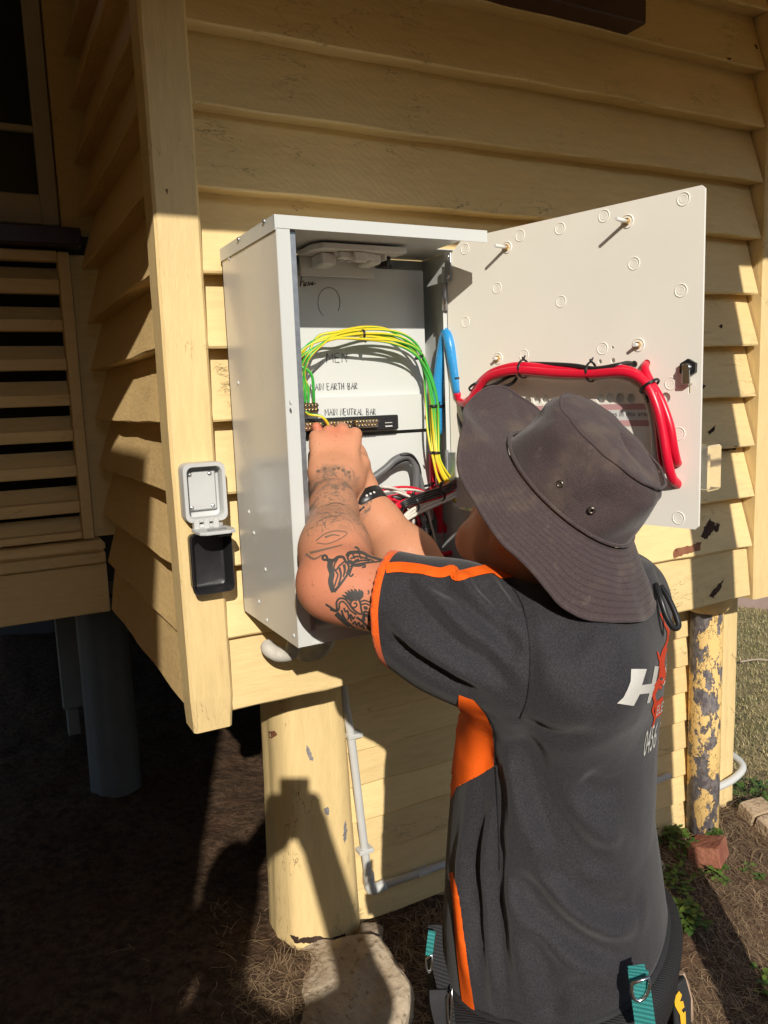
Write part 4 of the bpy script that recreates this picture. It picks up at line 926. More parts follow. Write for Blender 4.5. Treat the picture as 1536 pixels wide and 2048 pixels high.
def sdf_mesh(fld, h, N=14, newton=2):
    lo = np.min([q.c - q.R for q in fld.p], axis=0) - 3 * h; hi = np.max([q.c + q.R for q in fld.p], axis=0) + 3 * h
    nb = np.ceil((hi - lo) / (h * N)).astype(int); bs = h * N; hd = bs * math.sqrt(3) / 2
    g = np.arange(N + 1); gi = np.stack(np.meshgrid(g, g, g, indexing='ij'), -1).reshape(-1, 3); n1 = N + 1
    BI = np.stack(np.meshgrid(*[np.arange(k) for k in nb], indexing='ij'), -1).reshape(-1, 3); BC = lo + (BI + .5) * bs
    DD = np.stack([np.linalg.norm(BC - q.c, axis=1) - q.R for q in fld.p], 1)
    S1 = (nb * N + 4); key = lambda I: (I[:, 0] * S1[1] + I[:, 1]) * S1[2] + I[:, 2]
    ck, cp, ek = [], [], [[], [], []]; es = [[], [], []]
    for bi, bc, dd in zip(BI, BC, DD):
        act = [q for q, x in zip(fld.p, dd) if x < hd + .04]
        if not act: continue
        d0 = fld.d(bc[None], act)[0]
        if abs(d0) > hd * 1.7 + .01: continue
        d = fld.d(lo + (gi + bi * N) * h, act).reshape(n1, n1, n1); sg = d < 0
        if sg.all() or not sg.any(): continue
        # cell vertices
        corner = [(i, j, k) for i in (0, 1) for j in (0, 1) for k in (0, 1)]
        cnt = sum(sg[i:i + N, j:j + N, k:k + N].astype(np.int8) for i, j, k in corner); I = np.argwhere((cnt > 0) & (cnt < 8))
        if len(I):
            acc = np.zeros((len(I), 3)); num = np.zeros(len(I))
            for a0 in corner:
                for ax in range(3):
                    if a0[ax]: continue
                    b0 = list(a0); b0[ax] = 1
                    da = d[I[:, 0] + a0[0], I[:, 1] + a0[1], I[:, 2] + a0[2]]; db = d[I[:, 0] + b0[0], I[:, 1] + b0[1], I[:, 2] + b0[2]]; m_ = (da < 0) != (db < 0)
                    t = np.where(m_, da / np.where(m_, da - db, 1), 0); pt = np.tile(np.array(a0, float), (len(I), 1)); pt[:, ax] += t; acc += pt * m_[:, None]; num += m_
            ck.append(key(I + bi * N)); cp.append(lo + (I + bi * N + acc / num[:, None]) * h)
        for ax in range(3):
            s0 = sg[:N, :N, :N]; s1 = sg[1:, :N, :N] if ax == 0 else (sg[:N, 1:, :N] if ax == 1 else sg[:N, :N, 1:]); E = np.argwhere(s0 != s1)
            if len(E): ek[ax].append(E + bi * N); es[ax].append(s0[E[:, 0], E[:, 1], E[:, 2]])
    ck = np.concatenate(ck); cp = np.concatenate(cp); o = np.argsort(ck); ck = ck[o]; cp = cp[o]; F = []
    for ax in range(3):
        if not ek[ax]: continue
        E = np.concatenate(ek[ax]); sgn = np.concatenate(es[ax]); u, v = (ax + 1) % 3, (ax + 2) % 3; q = []; ok = np.ones(len(E), bool)
        for du, dv in ((0, 0), (1, 0), (1, 1), (0, 1)):
            I = E.copy(); I[:, u] -= du; I[:, v] -= dv; kk = key(I); j = np.clip(np.searchsorted(ck, kk), 0, len(ck) - 1); ok &= (ck[j] == kk) & (I.min(axis=1) >= 0); q.append(j)
        q = np.stack(q, 1); q[~sgn] = q[~sgn][:, ::-1]; F.append(q[ok])
    F = np.concatenate(F)
    for _ in range(newton):
        e = h * .25; d = fld.d(cp); gr = np.stack([(fld.d(cp + np.eye(3)[k] * e) - d) / e for k in range(3)], 1); g2 = np.maximum((gr ** 2).sum(1), .2); cp = cp - np.clip(d / g2, -h * .6, h * .6)[:, None] * gr
    return cp, F
def np_mesh(name, P, F, mats, parent=None, smooth=True):
    me = bpy.data.meshes.new(name); me.from_pydata(P.tolist(), [], F.tolist()); me.polygons.foreach_set('use_smooth', [smooth] * len(me.polygons))
    for mm in (mats if isinstance(mats, (list, tuple)) else [mats]): me.materials.append(mm)
    me.update(); o = bpy.data.objects.new(name, me); COL.objects.link(o)
    if parent is not None: par(o, parent)
    return o
def attr(o, name, vals):
    a = o.data.attributes.new(name, 'FLOAT', 'POINT'); a.data.foreach_set('value', np.asarray(vals, np.float32))
def bvh_of(P, F): return BVHTree.FromPolygons([tuple(p) for p in P], [tuple(int(i) for i in f) for f in F])
def cast(bvh, px, py):
    d = Vector(ray(px, py)).normalized(); h = bvh.ray_cast(Vector(CAM), d); return (h[0], h[1]) if h[0] is not None else (None, None)

UP = V3(0, 0, 1); BF = nrm((-.61, .79, 0)); BL = nrm((-.79, -.61, 0)); TC = V3(.45, -.52, 0)
SL = np.array(at(1070, 1282, -.625)); EL = np.array(at(664, 1166, -.405)); WL = np.array(at(667, 968, -.20)); KL = np.array(at(671, 866, -.15))
SR = TC + V3(0, 0, 1.39) - BL * .165; ER = np.array(at(862, 1195, -.32)); WR = np.array(at(716, 985, -.17)); KR = np.array(at(686, 915, -.13))
HC = np.array(at(1140, 975, -.585))
def cam2w(v): return RC.T @ np.array(v, float)
HU = nrm(cam2w((.52, -.69, -.5))); _f = nrm(cam2w((-.8, -.6, 0))); _w = np.cross(HU, _f); HF = nrm(_f * math.cos(R_(38)) + (_w if _w @ RC[2] > 0 else -_w) * math.sin(R_(38))); HL = np.cross(HU, HF)
GZP = gz(.42, -.5)

# ---- left hand frame
hh_ = nrm(KL - WL); bb_ = nrm(CAM - KL); bb_ = nrm(bb_ - hh_ * (bb_ @ hh_)); aa_ = np.cross(bb_, hh_)      # aa_: to the right in the photo
if aa_ @ RC[0] < 0: aa_ = -aa_
hand = [RBox((WL + KL) / 2 + hh_ * .004, [aa_, hh_, bb_], (.042, .046, .0160), .015, .02)]
fdir = -bb_
for i, (off, up, r) in enumerate(((-.034, -.010, .0105), (-.0115, .000, .0118), (.0115, .003, .0122), (.034, -.002, .0118))):
    m0 = KL + aa_ * off + hh_ * up
    p1 = m0 + fdir * .024 + hh_ * (.022 - .004 * abs(i - 2)); p2 = p1 + fdir * .016 - hh_ * .022; p3 = p2 - hh_ * .018 - fdir * .008
    hand += [Cone(m0 - hh_ * .02, m0, r * .98, r * 1.08, .006), Cone(m0, p1, r * 1.0, r * .92, .0025), Cone(p1, p2, r * .9, r * .82, .004), Cone(p2, p3, r * .8, r * .68, .004)]
    hand += [Cone(m0 - hh_ * .055 + bb_ * .006, m0 + bb_ * .003, .004, .0055, .010)]
tc = WL + hh_ * .022 + aa_ * .034 - bb_ * .010; t1 = tc + hh_ * .034 + aa_ * .014 - bb_ * .012; t2 = t1 + hh_ * .028 - bb_ * .020 - aa_ * .006; t3 = t2 + hh_ * .016 - bb_ * .014 - aa_ * .014
hand += [Cone(tc - hh_ * .01, t1, .016, .013, .02), Cone(t1, t2, .0125, .0108, .008), Cone(t2, t3, .0108, .0085, .005)]
# ---- right hand (mostly behind the left one), index finger tip shows at its left
rh = nrm(KR - WR); rb_ = nrm(CAM - KR); rb_ = nrm(rb_ - rh * (rb_ @ rh)); ra = np.cross(rb_, rh)
if ra @ RC[0] < 0: ra = -ra
tipR = np.array(at(633, 853, -.118))
rhand = [RBox((WR + KR) / 2, [ra, rh, rb_], (.036, .045, .015), .014, .02)]
for i, off in enumerate((-.026, -.008, .010, .027)):
    m0 = KR + ra * off
    if i == 0: p1 = m0 * .55 + tipR * .45 - rb_ * .002; p2 = m0 * .22 + tipR * .78; p3 = tipR
    else: p1 = m0 + rh * .03 - rb_ * .012; p2 = p1 - rb_ * .018 - rh * .008; p3 = p2 - rh * .018
    rhand += [Cone(m0 - rh * .02, m0, .0105, .0108, .010), Cone(m0, p1, .0105, .0098, .006), Cone(p1, p2, .0095, .0088, .004), Cone(p2, p3, .0088, .0078, .004)]
tc = WR + rh * .02 - ra * .030; rhand += [Cone(tc, tc + rh * .03 - ra * .012, .014, .011, .015), Cone(tc + rh * .03 - ra * .012, tc + rh * .055 - ra * .006, .0108, .0085, .005)]
def limb(S_, E_, W_, up_k, side):
    fd = nrm(W_ - E_); ud = nrm(E_ - S_); out = nrm((E_ - (S_ + W_) / 2)); q = []
    q += [Cone(S_ - UP * .012, S_ + (E_ - S_) * .45, .046, .055, .04), Cone(S_ + (E_ - S_) * .40, E_ - ud * .02, .056, .047, .04), Cone(E_ - ud * .03, E_ + out * .004, .045, .041, .03)]
    q += [Cone(E_, E_ + fd * .075 - out * .004, .043, .049, .03), Cone(E_ + fd * .075 - out * .004, E_ + (W_ - E_) * .72, .049, .037, .03), Cone(E_ + (W_ - E_) * .70, W_, .0365, .0315, .02)]
    return q
arms = limb(SL, EL, WL, 0, 1) + limb(SR, ER, WR, 0, -1)
# flatten of the left wrist: widen sideways
arms += [Cone(WL - aa_ * .010 - hh_ * .02, WL - aa_ * .012 + hh_ * .02, .028, .026, .02), Cone(WL + aa_ * .010 - hh_ * .02, WL + aa_ * .012 + hh_ * .02, .028, .026, .02)]
# ---- head and neck
HO = HC - HU * .045 - HF * .008
head = [Ell(HO, [HF, HL, HU], (.098, .077, .112), .02), Ell(HO - HU * .055 + HF * .018, [HF, HL, HU], (.075, .062, .062), .03),
        Cone(HO - HU * .118 + HF * .058 + HL * .012, HO - HU * .118 + HF * .058 - HL * .012, .026, .026, .035), Cone(HO - HU * .085 + HF * .01 + HL * .048, HO - HU * .118 + HF * .055 + HL * .016, .022, .022, .03), Cone(HO - HU * .085 + HF * .01 - HL * .048, HO - HU * .118 + HF * .055 - HL * .016, .022, .022, .03),
        Cone(HO - HU * .012 + HF * .094, HO - HU * .048 + HF * .112, .009, .014, .015), Cone(HO - HU * .048 + HF * .100 + HL * .012, HO - HU * .048 + HF * .100 - HL * .012, .010, .010, .012),
        Cone(HO - HU * .082 + HF * .084 + HL * .020, HO - HU * .082 + HF * .084 - HL * .020, .009, .009, .012), Ell(HO - HU * .022 - HF * .008 + HL * .078, [HF, HL, HU], (.018, .009, .032), .008), Ell(HO - HU * .022 - HF * .008 - HL * .078, [HF, HL, HU], (.018, .009, .032), .008),
        Cone(HO + HU * .012 + HF * .080 + HL * .045, HO + HU * .012 + HF * .080 - HL * .045, .014, .014, .015)]
NB = TC + V3(0, 0, 1.425) - BF * .045
head += [Cone(HO - HU * .06 - HF * .015, NB, .058, .066, .05)]
body_rows = [(GZP + .85, 0, .14, .10, .10), (1.05, 0, .135, .11, .09), (1.25, 0, .14, .11, .10), (1.36, 0, .14, .10, .10), (1.41, -.02, .11, .07, .08), (1.465, -.035, .08, .06, .06)]
legs = []
for sd_ in (1, -1):
    hp = TC + BL * (.09 * sd_) + V3(0, 0, GZP + .88); kn = TC + BL * (.11 * sd_) + BF * (.03 + .05 * sd_) + V3(0, 0, GZP + .47); an = TC + BL * (.13 * sd_) + BF * (-.03 + .05 * sd_) + V3(0, 0, GZP + .09)
    legs.append((hp, kn, an))
lprims = [c for hp, kn, an in legs for c in (Cone(hp, kn, .085, .056, .05), Cone(kn, an, .055, .038, .04))]
skin_f = Field([Loft(TC, BL, BF, body_rows, .05)] + head + arms + hand + rhand + lprims)
BP, BFc = sdf_mesh(skin_f, .0036)
def m_skin():
    t = NT('skin_with_tattoo_shading'); c = t.coord(rnd_off=False)
    n1 = t.noise(c, 22, 4); n2 = t.noise(c, 260, 2); n3 = t.noise(c, 120, 3)
    red = t.n('Attribute', attribute_name='red').outputs['Fac']; ink = t.n('Attribute', attribute_name='ink').outputs['Fac']
    col = t.mix(n1, (0.54, 0.245, 0.135), (0.63, 0.30, 0.175)); col = t.mix(t.math('MULTIPLY', red, 0.8), col, (0.60, 0.165, 0.095))
    col = t.mix(t.math('MULTIPLY', t.ramp(n2, 0.64, 0.72), 0.5), col, (0.26, 0.095, 0.045))
    # soft grey shading of the forearm tattoo: washed areas and drawn lines
    sh = t.ramp(t.noise(c, 26, 4, 0.6, 1.2), 0.44, 0.66); ln = t.math('SUBTRACT', 1.0, t.ramp(t.math('ABSOLUTE', t.math('SUBTRACT', t.noise(c, 34, 3, 0.5, 1.6), 0.5)), 0.006, 0.028))
    k = t.math('MULTIPLY', ink, t.math('MAXIMUM', 0.20, t.math('MAXIMUM', t.math('MULTIPLY', sh, 0.72), t.math('MULTIPLY', ln, 0.80))))
    col = t.mix(k, col, (0.085, 0.095, 0.085))
    wr = t.math('ADD', t.math('MULTIPLY', n2, 0.5), n3)
    return t.done(col, 0.52, t.bump(wr, 0.16, 0.002), 0, 0.35, **{'Subsurface Weight': 0.12, 'Subsurface Radius': (0.012, 0.004, 0.002), 'Subsurface Scale': 0.6})
MAT['skin'] = m_skin()
man = empty('person', TC * V3(1, 1, 0) + V3(0, 0, GZP)); tag(man, 'person in charcoal and orange work shirt and bucket hat wiring the open meter box', 'person')
body = np_mesh('body', BP, BFc, MAT['skin'], man)
fa = WL - EL; tt = ((BP - EL) @ fa) / (fa @ fa); dd = np.linalg.norm(BP - EL - np.clip(tt, 0, 1)[:, None] * fa, axis=1)
ink = sstep(.16, .34, tt + .25 * fbm(BP * 30, 4)) * (1 - sstep(.92, 1.05, tt + .2 * fbm(BP * 40, 8))) * (dd < .07)
attr(body, 'ink', ink)
red = np.exp(-(np.linalg.norm(BP - EL, axis=1) / .055) ** 2) + .8 * np.exp(-(np.linalg.norm(BP - KL, axis=1) / .028) ** 2) + .9 * np.exp(-(np.linalg.norm(BP - tipR, axis=1) / .02) ** 2) + .6 * np.exp(-(np.linalg.norm(BP - (EL + (SL - EL) * .3), axis=1) / .09) ** 2)
attr(body, 'red', np.clip(red, 0, 1))
bbvh = bvh_of(BP, BFc)

# ---- shirt
axL = nrm(EL - SL); hemL = SL + (EL - SL) * .69; axR = nrm(ER - SR); hemR = SR + (ER - SR) * .62; hemn = nrm(axL - UP * .22)
def sleeve(S_, E_, hem_, hn_, r0, r1, sag):
    h_ = hem_ - UP * sag * .4; ax = nrm(E_ - S_); h2 = h_ + ax * .06; mid = S_ + (h_ - S_) * .55 - UP * sag
    return [Cone(S_ - ax * .05 - UP * .022 - BF * .0, mid, r0 - .006, (r0 + r1) / 2 + .006, .11), CutCone(mid - ax * .01, h2, (r0 + r1) / 2 + .008, r1 - .002, .03, hem_, hn_)]
rows = [(.74, .01, .20, .180, .142), (.86, .01, .202, .182, .150), (.905, .008, .205, .184, .156), (.96, .006, .200, .182, .146), (1.05, .006, .192, .176, .133), (1.20, .004, .195, .160, .134), (1.30, .0, .190, .142, .140), (1.365, -.005, .175, .122, .134), (1.42, -.02, .140, .09, .112), (1.462, -.035, .095, .062, .082)]
shirt_p = [Loft(TC, BL, BF, rows, .06, 2.3)] + sleeve(SL, EL, hemL, hemn, .086, .073, .012) + sleeve(SR, ER, hemR, axR, .092, .072, .01) + [Cone(NB + UP * .0, NB + (HO - NB) * .35, .074, .070, .04)]
arm_in = [Cone(SL, EL, .066, .060, .02), Cone(SR, ER, .062, .056, .02)]; neck_in = Cone(HO, NB + UP * .02, .060, .066)
def shirt_post(p, r):
    hollow = np.where(((p - hemL) @ hemn > -.035) & (np.linalg.norm(p - hemL, axis=1) < .12), -(arm_in[0].d(p)), -1); hollow = np.maximum(hollow, np.where(((p - hemR) @ axR > -.03) & (np.linalg.norm(p - hemR, axis=1) < .12), -(arm_in[1].d(p)), -1)); r = np.maximum(r, hollow)
    q = p - TC; bk = -(q @ BF); ztop = .838 + .10 * np.clip(bk, -.15, .2); r = np.maximum(r, ztop - p[:, 2])
    ncut = (p - (NB + (HO - NB) * .27)) @ nrm(HO - NB); nn_ = np.linalg.norm(p - NB, axis=1) < .125; r = np.maximum(r, np.where(nn_ & (p[:, 2] > 1.44), ncut, -1)); return np.maximum(r, np.where(nn_ & (ncut > -.03), -neck_in.d(p), -1))
shirt_f = Field(shirt_p, shirt_post)
SP, SF = sdf_mesh(shirt_f, .0044)
def vnormals(P, F):
    n = np.zeros_like(P); fn = np.cross(P[F[:, 2]] - P[F[:, 0]], P[F[:, 3]] - P[F[:, 1]])
    for k in range(4): np.add.at(n, F[:, k], fn)
    return n / np.maximum(np.linalg.norm(n, axis=1), 1e-12)[:, None]
SN = vnormals(SP, SF); sb0 = bvh_of(SP, SF)
FOLDS = [  # photo-traced fold lines on the cloth: points, half width (m), depth (m, - valley, + ridge)
    ([(800, 1150), (830, 1182), (889, 1253), (961, 1316), (1030, 1390)], .009, -.009), ([(815, 1148), (850, 1185), (910, 1255), (985, 1318)], .010, .007),
    ([(880, 1148), (925, 1192), (1000, 1262), (1045, 1330)], .009, -.008), ([(900, 1145), (945, 1188), (1015, 1250)], .010, .006),
    ([(766, 1255), (818, 1308), (890, 1355), (960, 1395)], .009, -.007), ([(765, 1225), (820, 1280), (900, 1330), (980, 1375)], .011, .006),
    ([(950, 1150), (985, 1195), (1030, 1240)], .008, -.006), ([(845, 1150), (870, 1170), (905, 1180)], .007, -.005), ([(1000, 1148), (1030, 1180), (1055, 1215)], .007, -.005),
    ([(1018, 1157), (1046, 1213), (1062, 1300), (1057, 1390), (1042, 1440)], .0055, -.004),
    ([(1045, 1440), (1080, 1470), (1130, 1480), (1200, 1470)], .012, -.006), ([(1040, 1450), (1060, 1540), (1100, 1650), (1160, 1740)], .016, -.009), ([(1020, 1480), (1035, 1570), (1070, 1680), (1125, 1775)], .014, .007),
    ([(1074, 1690), (1117, 1751), (1171, 1801), (1226, 1825), (1273, 1813), (1312, 1778)], .013, -.012), ([(1090, 1740), (1150, 1812), (1215, 1850), (1280, 1845), (1325, 1810)], .013, .008),
    ([(1015, 1723), (1054, 1790), (1117, 1856), (1183, 1899), (1250, 1919), (1300, 1905)], .013, -.010), ([(1010, 1750), (1045, 1815), (1105, 1880), (1170, 1925), (1240, 1945)], .013, .006),
    ([(1100, 1620), (1150, 1690), (1220, 1740), (1290, 1745)], .016, -.008), ([(1130, 1610), (1180, 1660), (1250, 1690), (1310, 1680)], .014, .005), ([(1160, 1560), (1230, 1600), (1310, 1605)], .014, -.005),
    ([(975, 1440), (965, 1560), (945, 1700), (949, 1817), (976, 2048)], .0120, -.0125), ([(1000, 1500), (990, 1620), (988, 1700), (992, 1856), (1017, 2048)], .0120, -.0125), ([(985, 1520), (968, 1700), (972, 1850), (1000, 2048)], .010, .009), ([(950, 1600), (925, 1720), (930, 1850), (955, 2048)], .010, .007),
    ([(1020, 1560), (1015, 1700), (1030, 1850), (1060, 2048)], .014, .006), ([(1060, 1850), (1090, 1930), (1110, 2048)], .012, -.006), ([(1180, 1960), (1120, 2000), (1090, 2048)], .010, -.005),
    ([(1090, 1240), (1180, 1300), (1290, 1330)], .020, -.004), ([(1075, 1300), (1130, 1400), (1200, 1440)], .018, .004), ([(1240, 1220), (1290, 1270), (1330, 1340)], .014, -.004), ([(1150, 1200), (1210, 1260), (1260, 1350)], .016, .003)]
disp = np.zeros(len(SP))
for fi_, (pts, wdt, dep) in enumerate(FOLDS):
    dep *= 1.45 if (fi_ < 9 or 11 <= fi_ < 20) else 1.0
    P2 = spline([Vector((a, b, 0)) for a, b in pts if a <= 1285], 10); Q = []
    for q in P2:
        h_, _n = cast(sb0, q.x, q.y)
        if h_ is not None: Q.append(tuple(h_))
    if len(Q) < 3: continue
    Q = np.array(Q); tot = np.full(len(SP), 9.0); arg = np.zeros(len(SP), int)
    for i, q in enumerate(Q):
        d_ = ((SP - q) ** 2).sum(1); m_ = d_ < tot; tot = np.where(m_, d_, tot); arg = np.where(m_, i, arg)
    u_ = arg / (len(Q) - 1); env = np.clip(np.sin(np.pi * np.clip(u_, .04, .96)) * 1.5, 0, 1); wdt = wdt * 1.25 + .002; disp += dep * 1.7 * env * np.exp(-tot / wdt ** 2)
disp += .0035 * fbm(SP * 9, 31) + .002 * fbm(SP * 24, 35, 3)
edge = (np.abs((SP - hemL) @ hemn) < .03) & (np.linalg.norm(SP - hemL, axis=1) < .11); disp = np.where(edge, disp * np.clip(np.abs((SP - hemL) @ hemn) / .03, .3, 1), disp)
disp = np.clip(disp, -.0135, .0135)
nbs = np.concatenate([SF[:, [0, 1]], SF[:, [1, 2]], SF[:, [2, 3]], SF[:, [3, 0]]]); deg = np.bincount(nbs.ravel(), minlength=len(SP))
for _ in range(4):
    acc = np.bincount(nbs[:, 0], disp[nbs[:, 1]], len(SP)) + np.bincount(nbs[:, 1], disp[nbs[:, 0]], len(SP)); disp = .4 * disp + .6 * acc / np.maximum(deg, 1)
SP2 = SP + SN * disp[:, None]
def m_shirt():
    t = NT('charcoal_knit'); c = t.coord(rnd_off=False)
    hem = t.n('Attribute', attribute_name='hem').outputs['Fac']; n1 = t.noise(c, 430, 3); n2 = t.noise(c, 12, 3)
    wv = t.n('TexWave', {'Vector': c, 'Scale': 260.0, 'Distortion': 2.0}, bands_direction='DIAGONAL').outputs['Fac']
    base = t.mix(t.ramp(n1, 0.35, 0.7), (0.017, 0.016, 0.020), (0.038, 0.036, 0.042)); base = t.mix(t.math('MULTIPLY', n2, 0.35), base, (0.036, 0.033, 0.037))
    k = t.ramp(hem, 0.0, 0.0012)
    col = t.mix(k, base, t.mix(t.ramp(n1, 0.35, 0.7), (0.80, 0.105, 0.006), (0.92, 0.15, 0.012)))
    return t.done(col, 0.78, t.bump(t.math('ADD', t.math('MULTIPLY', wv, 0.12), n1), 0.45, 0.0016), 0, 0.3, **{'Sheen Weight': 0.14, 'Sheen Roughness': 0.5})
shirt = np_mesh('shirt', SP2, SF, m_shirt(), man)
lim = lambda h, a_, n_: (np.linalg.norm(SP - h, axis=1) < .11) & (np.abs((SP - h) @ n_) < .03)
attr(shirt, 'hem', np.where(lim(hemL, axL, hemn), (SP - hemL) @ hemn + .0125, np.where(lim(hemR, axR, axR), (SP - hemR) @ axR + .013, -1)))
sbvh = bvh_of(SP2, SF)

def decal(name, polys, bvh, mat, parent, off=.0010, step=8.0):
    """flat print: polygons drawn on the photo raster and laid onto the surface they are printed on"""
    bm = bmesh.new()
    for poly in polys:
        vs = [bm.verts.new((a, b, 0)) for a, b in poly]
        try: bm.faces.new(vs)
        except ValueError: pass
    bmesh.ops.triangulate(bm, faces=bm.faces)
    for _ in range(5):
        e = [e for e in bm.edges if e.calc_length() > step]
        if not e: break
        bmesh.ops.subdivide_edges(bm, edges=e, cuts=1); bmesh.ops.triangulate(bm, faces=bm.faces)
    kill = []
    for v in bm.verts:
        h_, n_ = cast(bvh, v.co.x, v.co.y)
        if h_ is None: kill.append(v); continue
        if n_.dot(Vector(CAM) - h_) < 0: n_ = -n_
        v.co = h_ + n_ * off
    bmesh.ops.delete(bm, geom=kill, context='VERTS')
    me_ = bpy.data.meshes.new(name); bm.to_mesh(me_); bm.free(); me_.materials.append(mat); me_.polygons.foreach_set('use_smooth', [True] * len(me_.polygons))
    o = bpy.data.objects.new(name, me_); COL.objects.link(o); par(o, parent); return o
def stroke(pts, w0, w1=None, n=6, smooth=True):
    """variable-width stroke as a polygon in photo pixels"""
    w1 = w0 if w1 is None else w1
    P = spline([Vector((a, b, 0)) for a, b in pts], n) if smooth and len(pts) > 2 else [Vector((a, b, 0)) for a, b in pts]; Lf, Rt = [], []
    for i, p in enumerate(P):
        t_ = (P[min(i + 1, len(P) - 1)] - P[max(i - 1, 0)]); t_ = t_.normalized() if t_.length > 0 else Vector((1, 0, 0)); nn = Vector((-t_.y, t_.x, 0)); w_ = (w0 + (w1 - w0) * i / (len(P) - 1)) / 2
        Lf.append((p + nn * w_)[:2]); Rt.append((p - nn * w_)[:2])
    return [[tuple(Lf[i]), tuple(Lf[i + 1]), tuple(Rt[i + 1]), tuple(Rt[i])] for i in range(len(P) - 1)]
def fabric(name, col, rough=.75): return simple(name, col, rough, 0.12, 300, 0.25, 900, spec=.25)
MAT['orange'] = fabric('orange_knit', (0.86, 0.125, 0.008)); MAT['print_white'] = fabric('white_print', (0.62, 0.60, 0.55), .6); MAT['print_red'] = fabric('red_print_cloth', (0.66, 0.055, 0.02), .6); MAT['grey_knit'] = fabric('grey_knit', (0.25, 0.26, 0.28))
decal('shoulder_piping', stroke([(772, 1138), (800, 1136), (840, 1140), (880, 1147), (905, 1142), (915, 1153), (950, 1145), (985, 1140), (1005, 1150), (1045, 1145), (1092, 1156)], 20, 17, 5), sbvh, MAT['orange'], shirt, .0022, 4)
decal('side_panel', [[(918, 1388), (948, 1398), (972, 1425), (987, 1458), (991, 1500), (990, 1532), (950, 1530), (930, 1545), (915, 1575), (905, 1600), (903, 1560), (914, 1480)]], sbvh, MAT['orange'], shirt, .0022, 4)
decal('side_stripe', stroke([(905, 1745), (914, 1800), (922, 1880), (932, 1960), (946, 2060)], 8, 24, 8), sbvh, MAT['orange'], shirt, .0026, 4)
MAT['seam'] = simple('seam_thread', (0.008, 0.008, 0.010), 0.8)
for sm_ in ([(1016, 1160), (1046, 1213), (1061, 1300), (1056, 1390), (1040, 1436)], [(992, 1534), (996, 1620), (1000, 1740)], [(948, 1400), (974, 1428), (990, 1462), (993, 1530)]): decal('seam', stroke(sm_, 2.4, 2.2, 8), sbvh, MAT['seam'], shirt, .0014, 5)
# back print
Hh = [[(1261, 1338), (1292, 1338), (1281, 1374), (1283, 1378), (1266, 1411), (1233, 1406), (1246, 1394), (1254, 1378), (1260, 1362)], [(1281, 1370), (1308, 1366), (1306, 1385), (1277, 1388)], [(1308, 1332), (1316, 1333), (1310, 1366), (1303, 1390), (1298, 1405), (1292, 1406), (1300, 1375)]]
decal('print_letters', Hh + [[(1334, 1302), (1340, 1306), (1341, 1345), (1336, 1348), (1326, 1370), (1320, 1372), (1328, 1345)]], sbvh, MAT['print_white'], shirt, .0011, 6)
decal('print_flame', stroke([(1319, 1226), (1328, 1248), (1336, 1265), (1334, 1285), (1326, 1305), (1322, 1330), (1324, 1345), (1320, 1362), (1313, 1375)], 2.5, 16, 6) + stroke([(1313, 1303), (1318, 1318), (1324, 1332), (1321, 1350)], 2, 12, 5) + stroke([(1317, 1362), (1312, 1374), (1306, 1390), (1309, 1405), (1304, 1420), (1308, 1436), (1303, 1455)], 9, 2, 5), sbvh, MAT['print_red'], shirt, .0012, 6)
decal('print_banner', [[(1309, 1405), (1340, 1378), (1342, 1412), (1308, 1438)]], sbvh, MAT['print_red'], shirt, .0012, 6)
def print_text(name, body_, p0, p1, hgt, mat, parent, off, slant=.15, narrow=1.0):
    """lettering laid along the pixel line p0 -> p1 on the shirt"""
    me_ = text_mesh(body_, 1.0); wd = max(v.co.x for v in me_.vertices); dx, dy = p1[0] - p0[0], p1[1] - p0[1]; L = math.hypot(dx, dy); ux, uy = dx / L, dy / L; bm = bmesh.new(); bm.from_mesh(me_)
    bmesh.ops.triangulate(bm, faces=bm.faces); kill = []
    for v in bm.verts:
        a = v.co.x / wd * L; b = v.co.y * hgt; px = p0[0] + ux * a + uy * 0 + slant * b; py = p0[1] + uy * a - b
        h_, n_ = cast(sbvh, px, py)
        if h_ is None: kill.append(v); continue
        if n_.dot(Vector(CAM) - h_) < 0: n_ = -n_
        v.co = h_ + n_ * off
    bmesh.ops.delete(bm, geom=kill, context='VERTS'); bm.to_mesh(me_); bm.free(); me_.materials.append(mat); o = bpy.data.objects.new(name, me_); COL.objects.link(o); par(o, parent)
print_text('print_trade', 'ELECTRI', (1309, 1432), (1341, 1405), 29, MAT['print_white'], shirt, .0018)
print_text('print_number', '0456 222 2', (1284, 1514), (1341, 1466), 74, MAT['print_white'], shirt, .0012, .12)

# ---- trousers, boots
hem_z = .838
tr_rows = [(GZP + .74, .0, .165, .135, .125), (.80, .0, .170, .145, .128), (.86, .004, .160, .135, .115), (.93, .004, .150, .125, .10)]
tp_ = [Loft(TC, BL, BF, tr_rows, .05, 2.3)]
for hp, kn, an in legs: tp_ += [Cone(hp - UP * .03, kn, .100, .075, .05), Cone(kn, an, .074, .064, .03)]
TP, TF = sdf_mesh(Field(tp_), .009)
MAT['trouser'] = simple('black_work_twill', (0.020, 0.020, 0.022), 0.82, 0.25, 60, 0.3, 800)
np_mesh('trousers', TP, TF, MAT['trouser'], man)
for hp, kn, an in legs:
    bt = [Cone(an + V3(0, 0, .03), an - V3(0, 0, .045), .058, .054, .02), Cone(an - V3(0, 0, .045) - BF * .02, an - V3(0, 0, .052) + BF * .15, .046, .040, .02)]
    fl_ = GZP; P_, F_ = sdf_mesh(Field(bt, lambda p, r: np.maximum(r, gz(an[0], an[1]) - .004 - p[:, 2])), .008); np_mesh('boot', P_, F_, simple('tan_boot_leather', (0.20, 0.11, 0.05), 0.6), man)

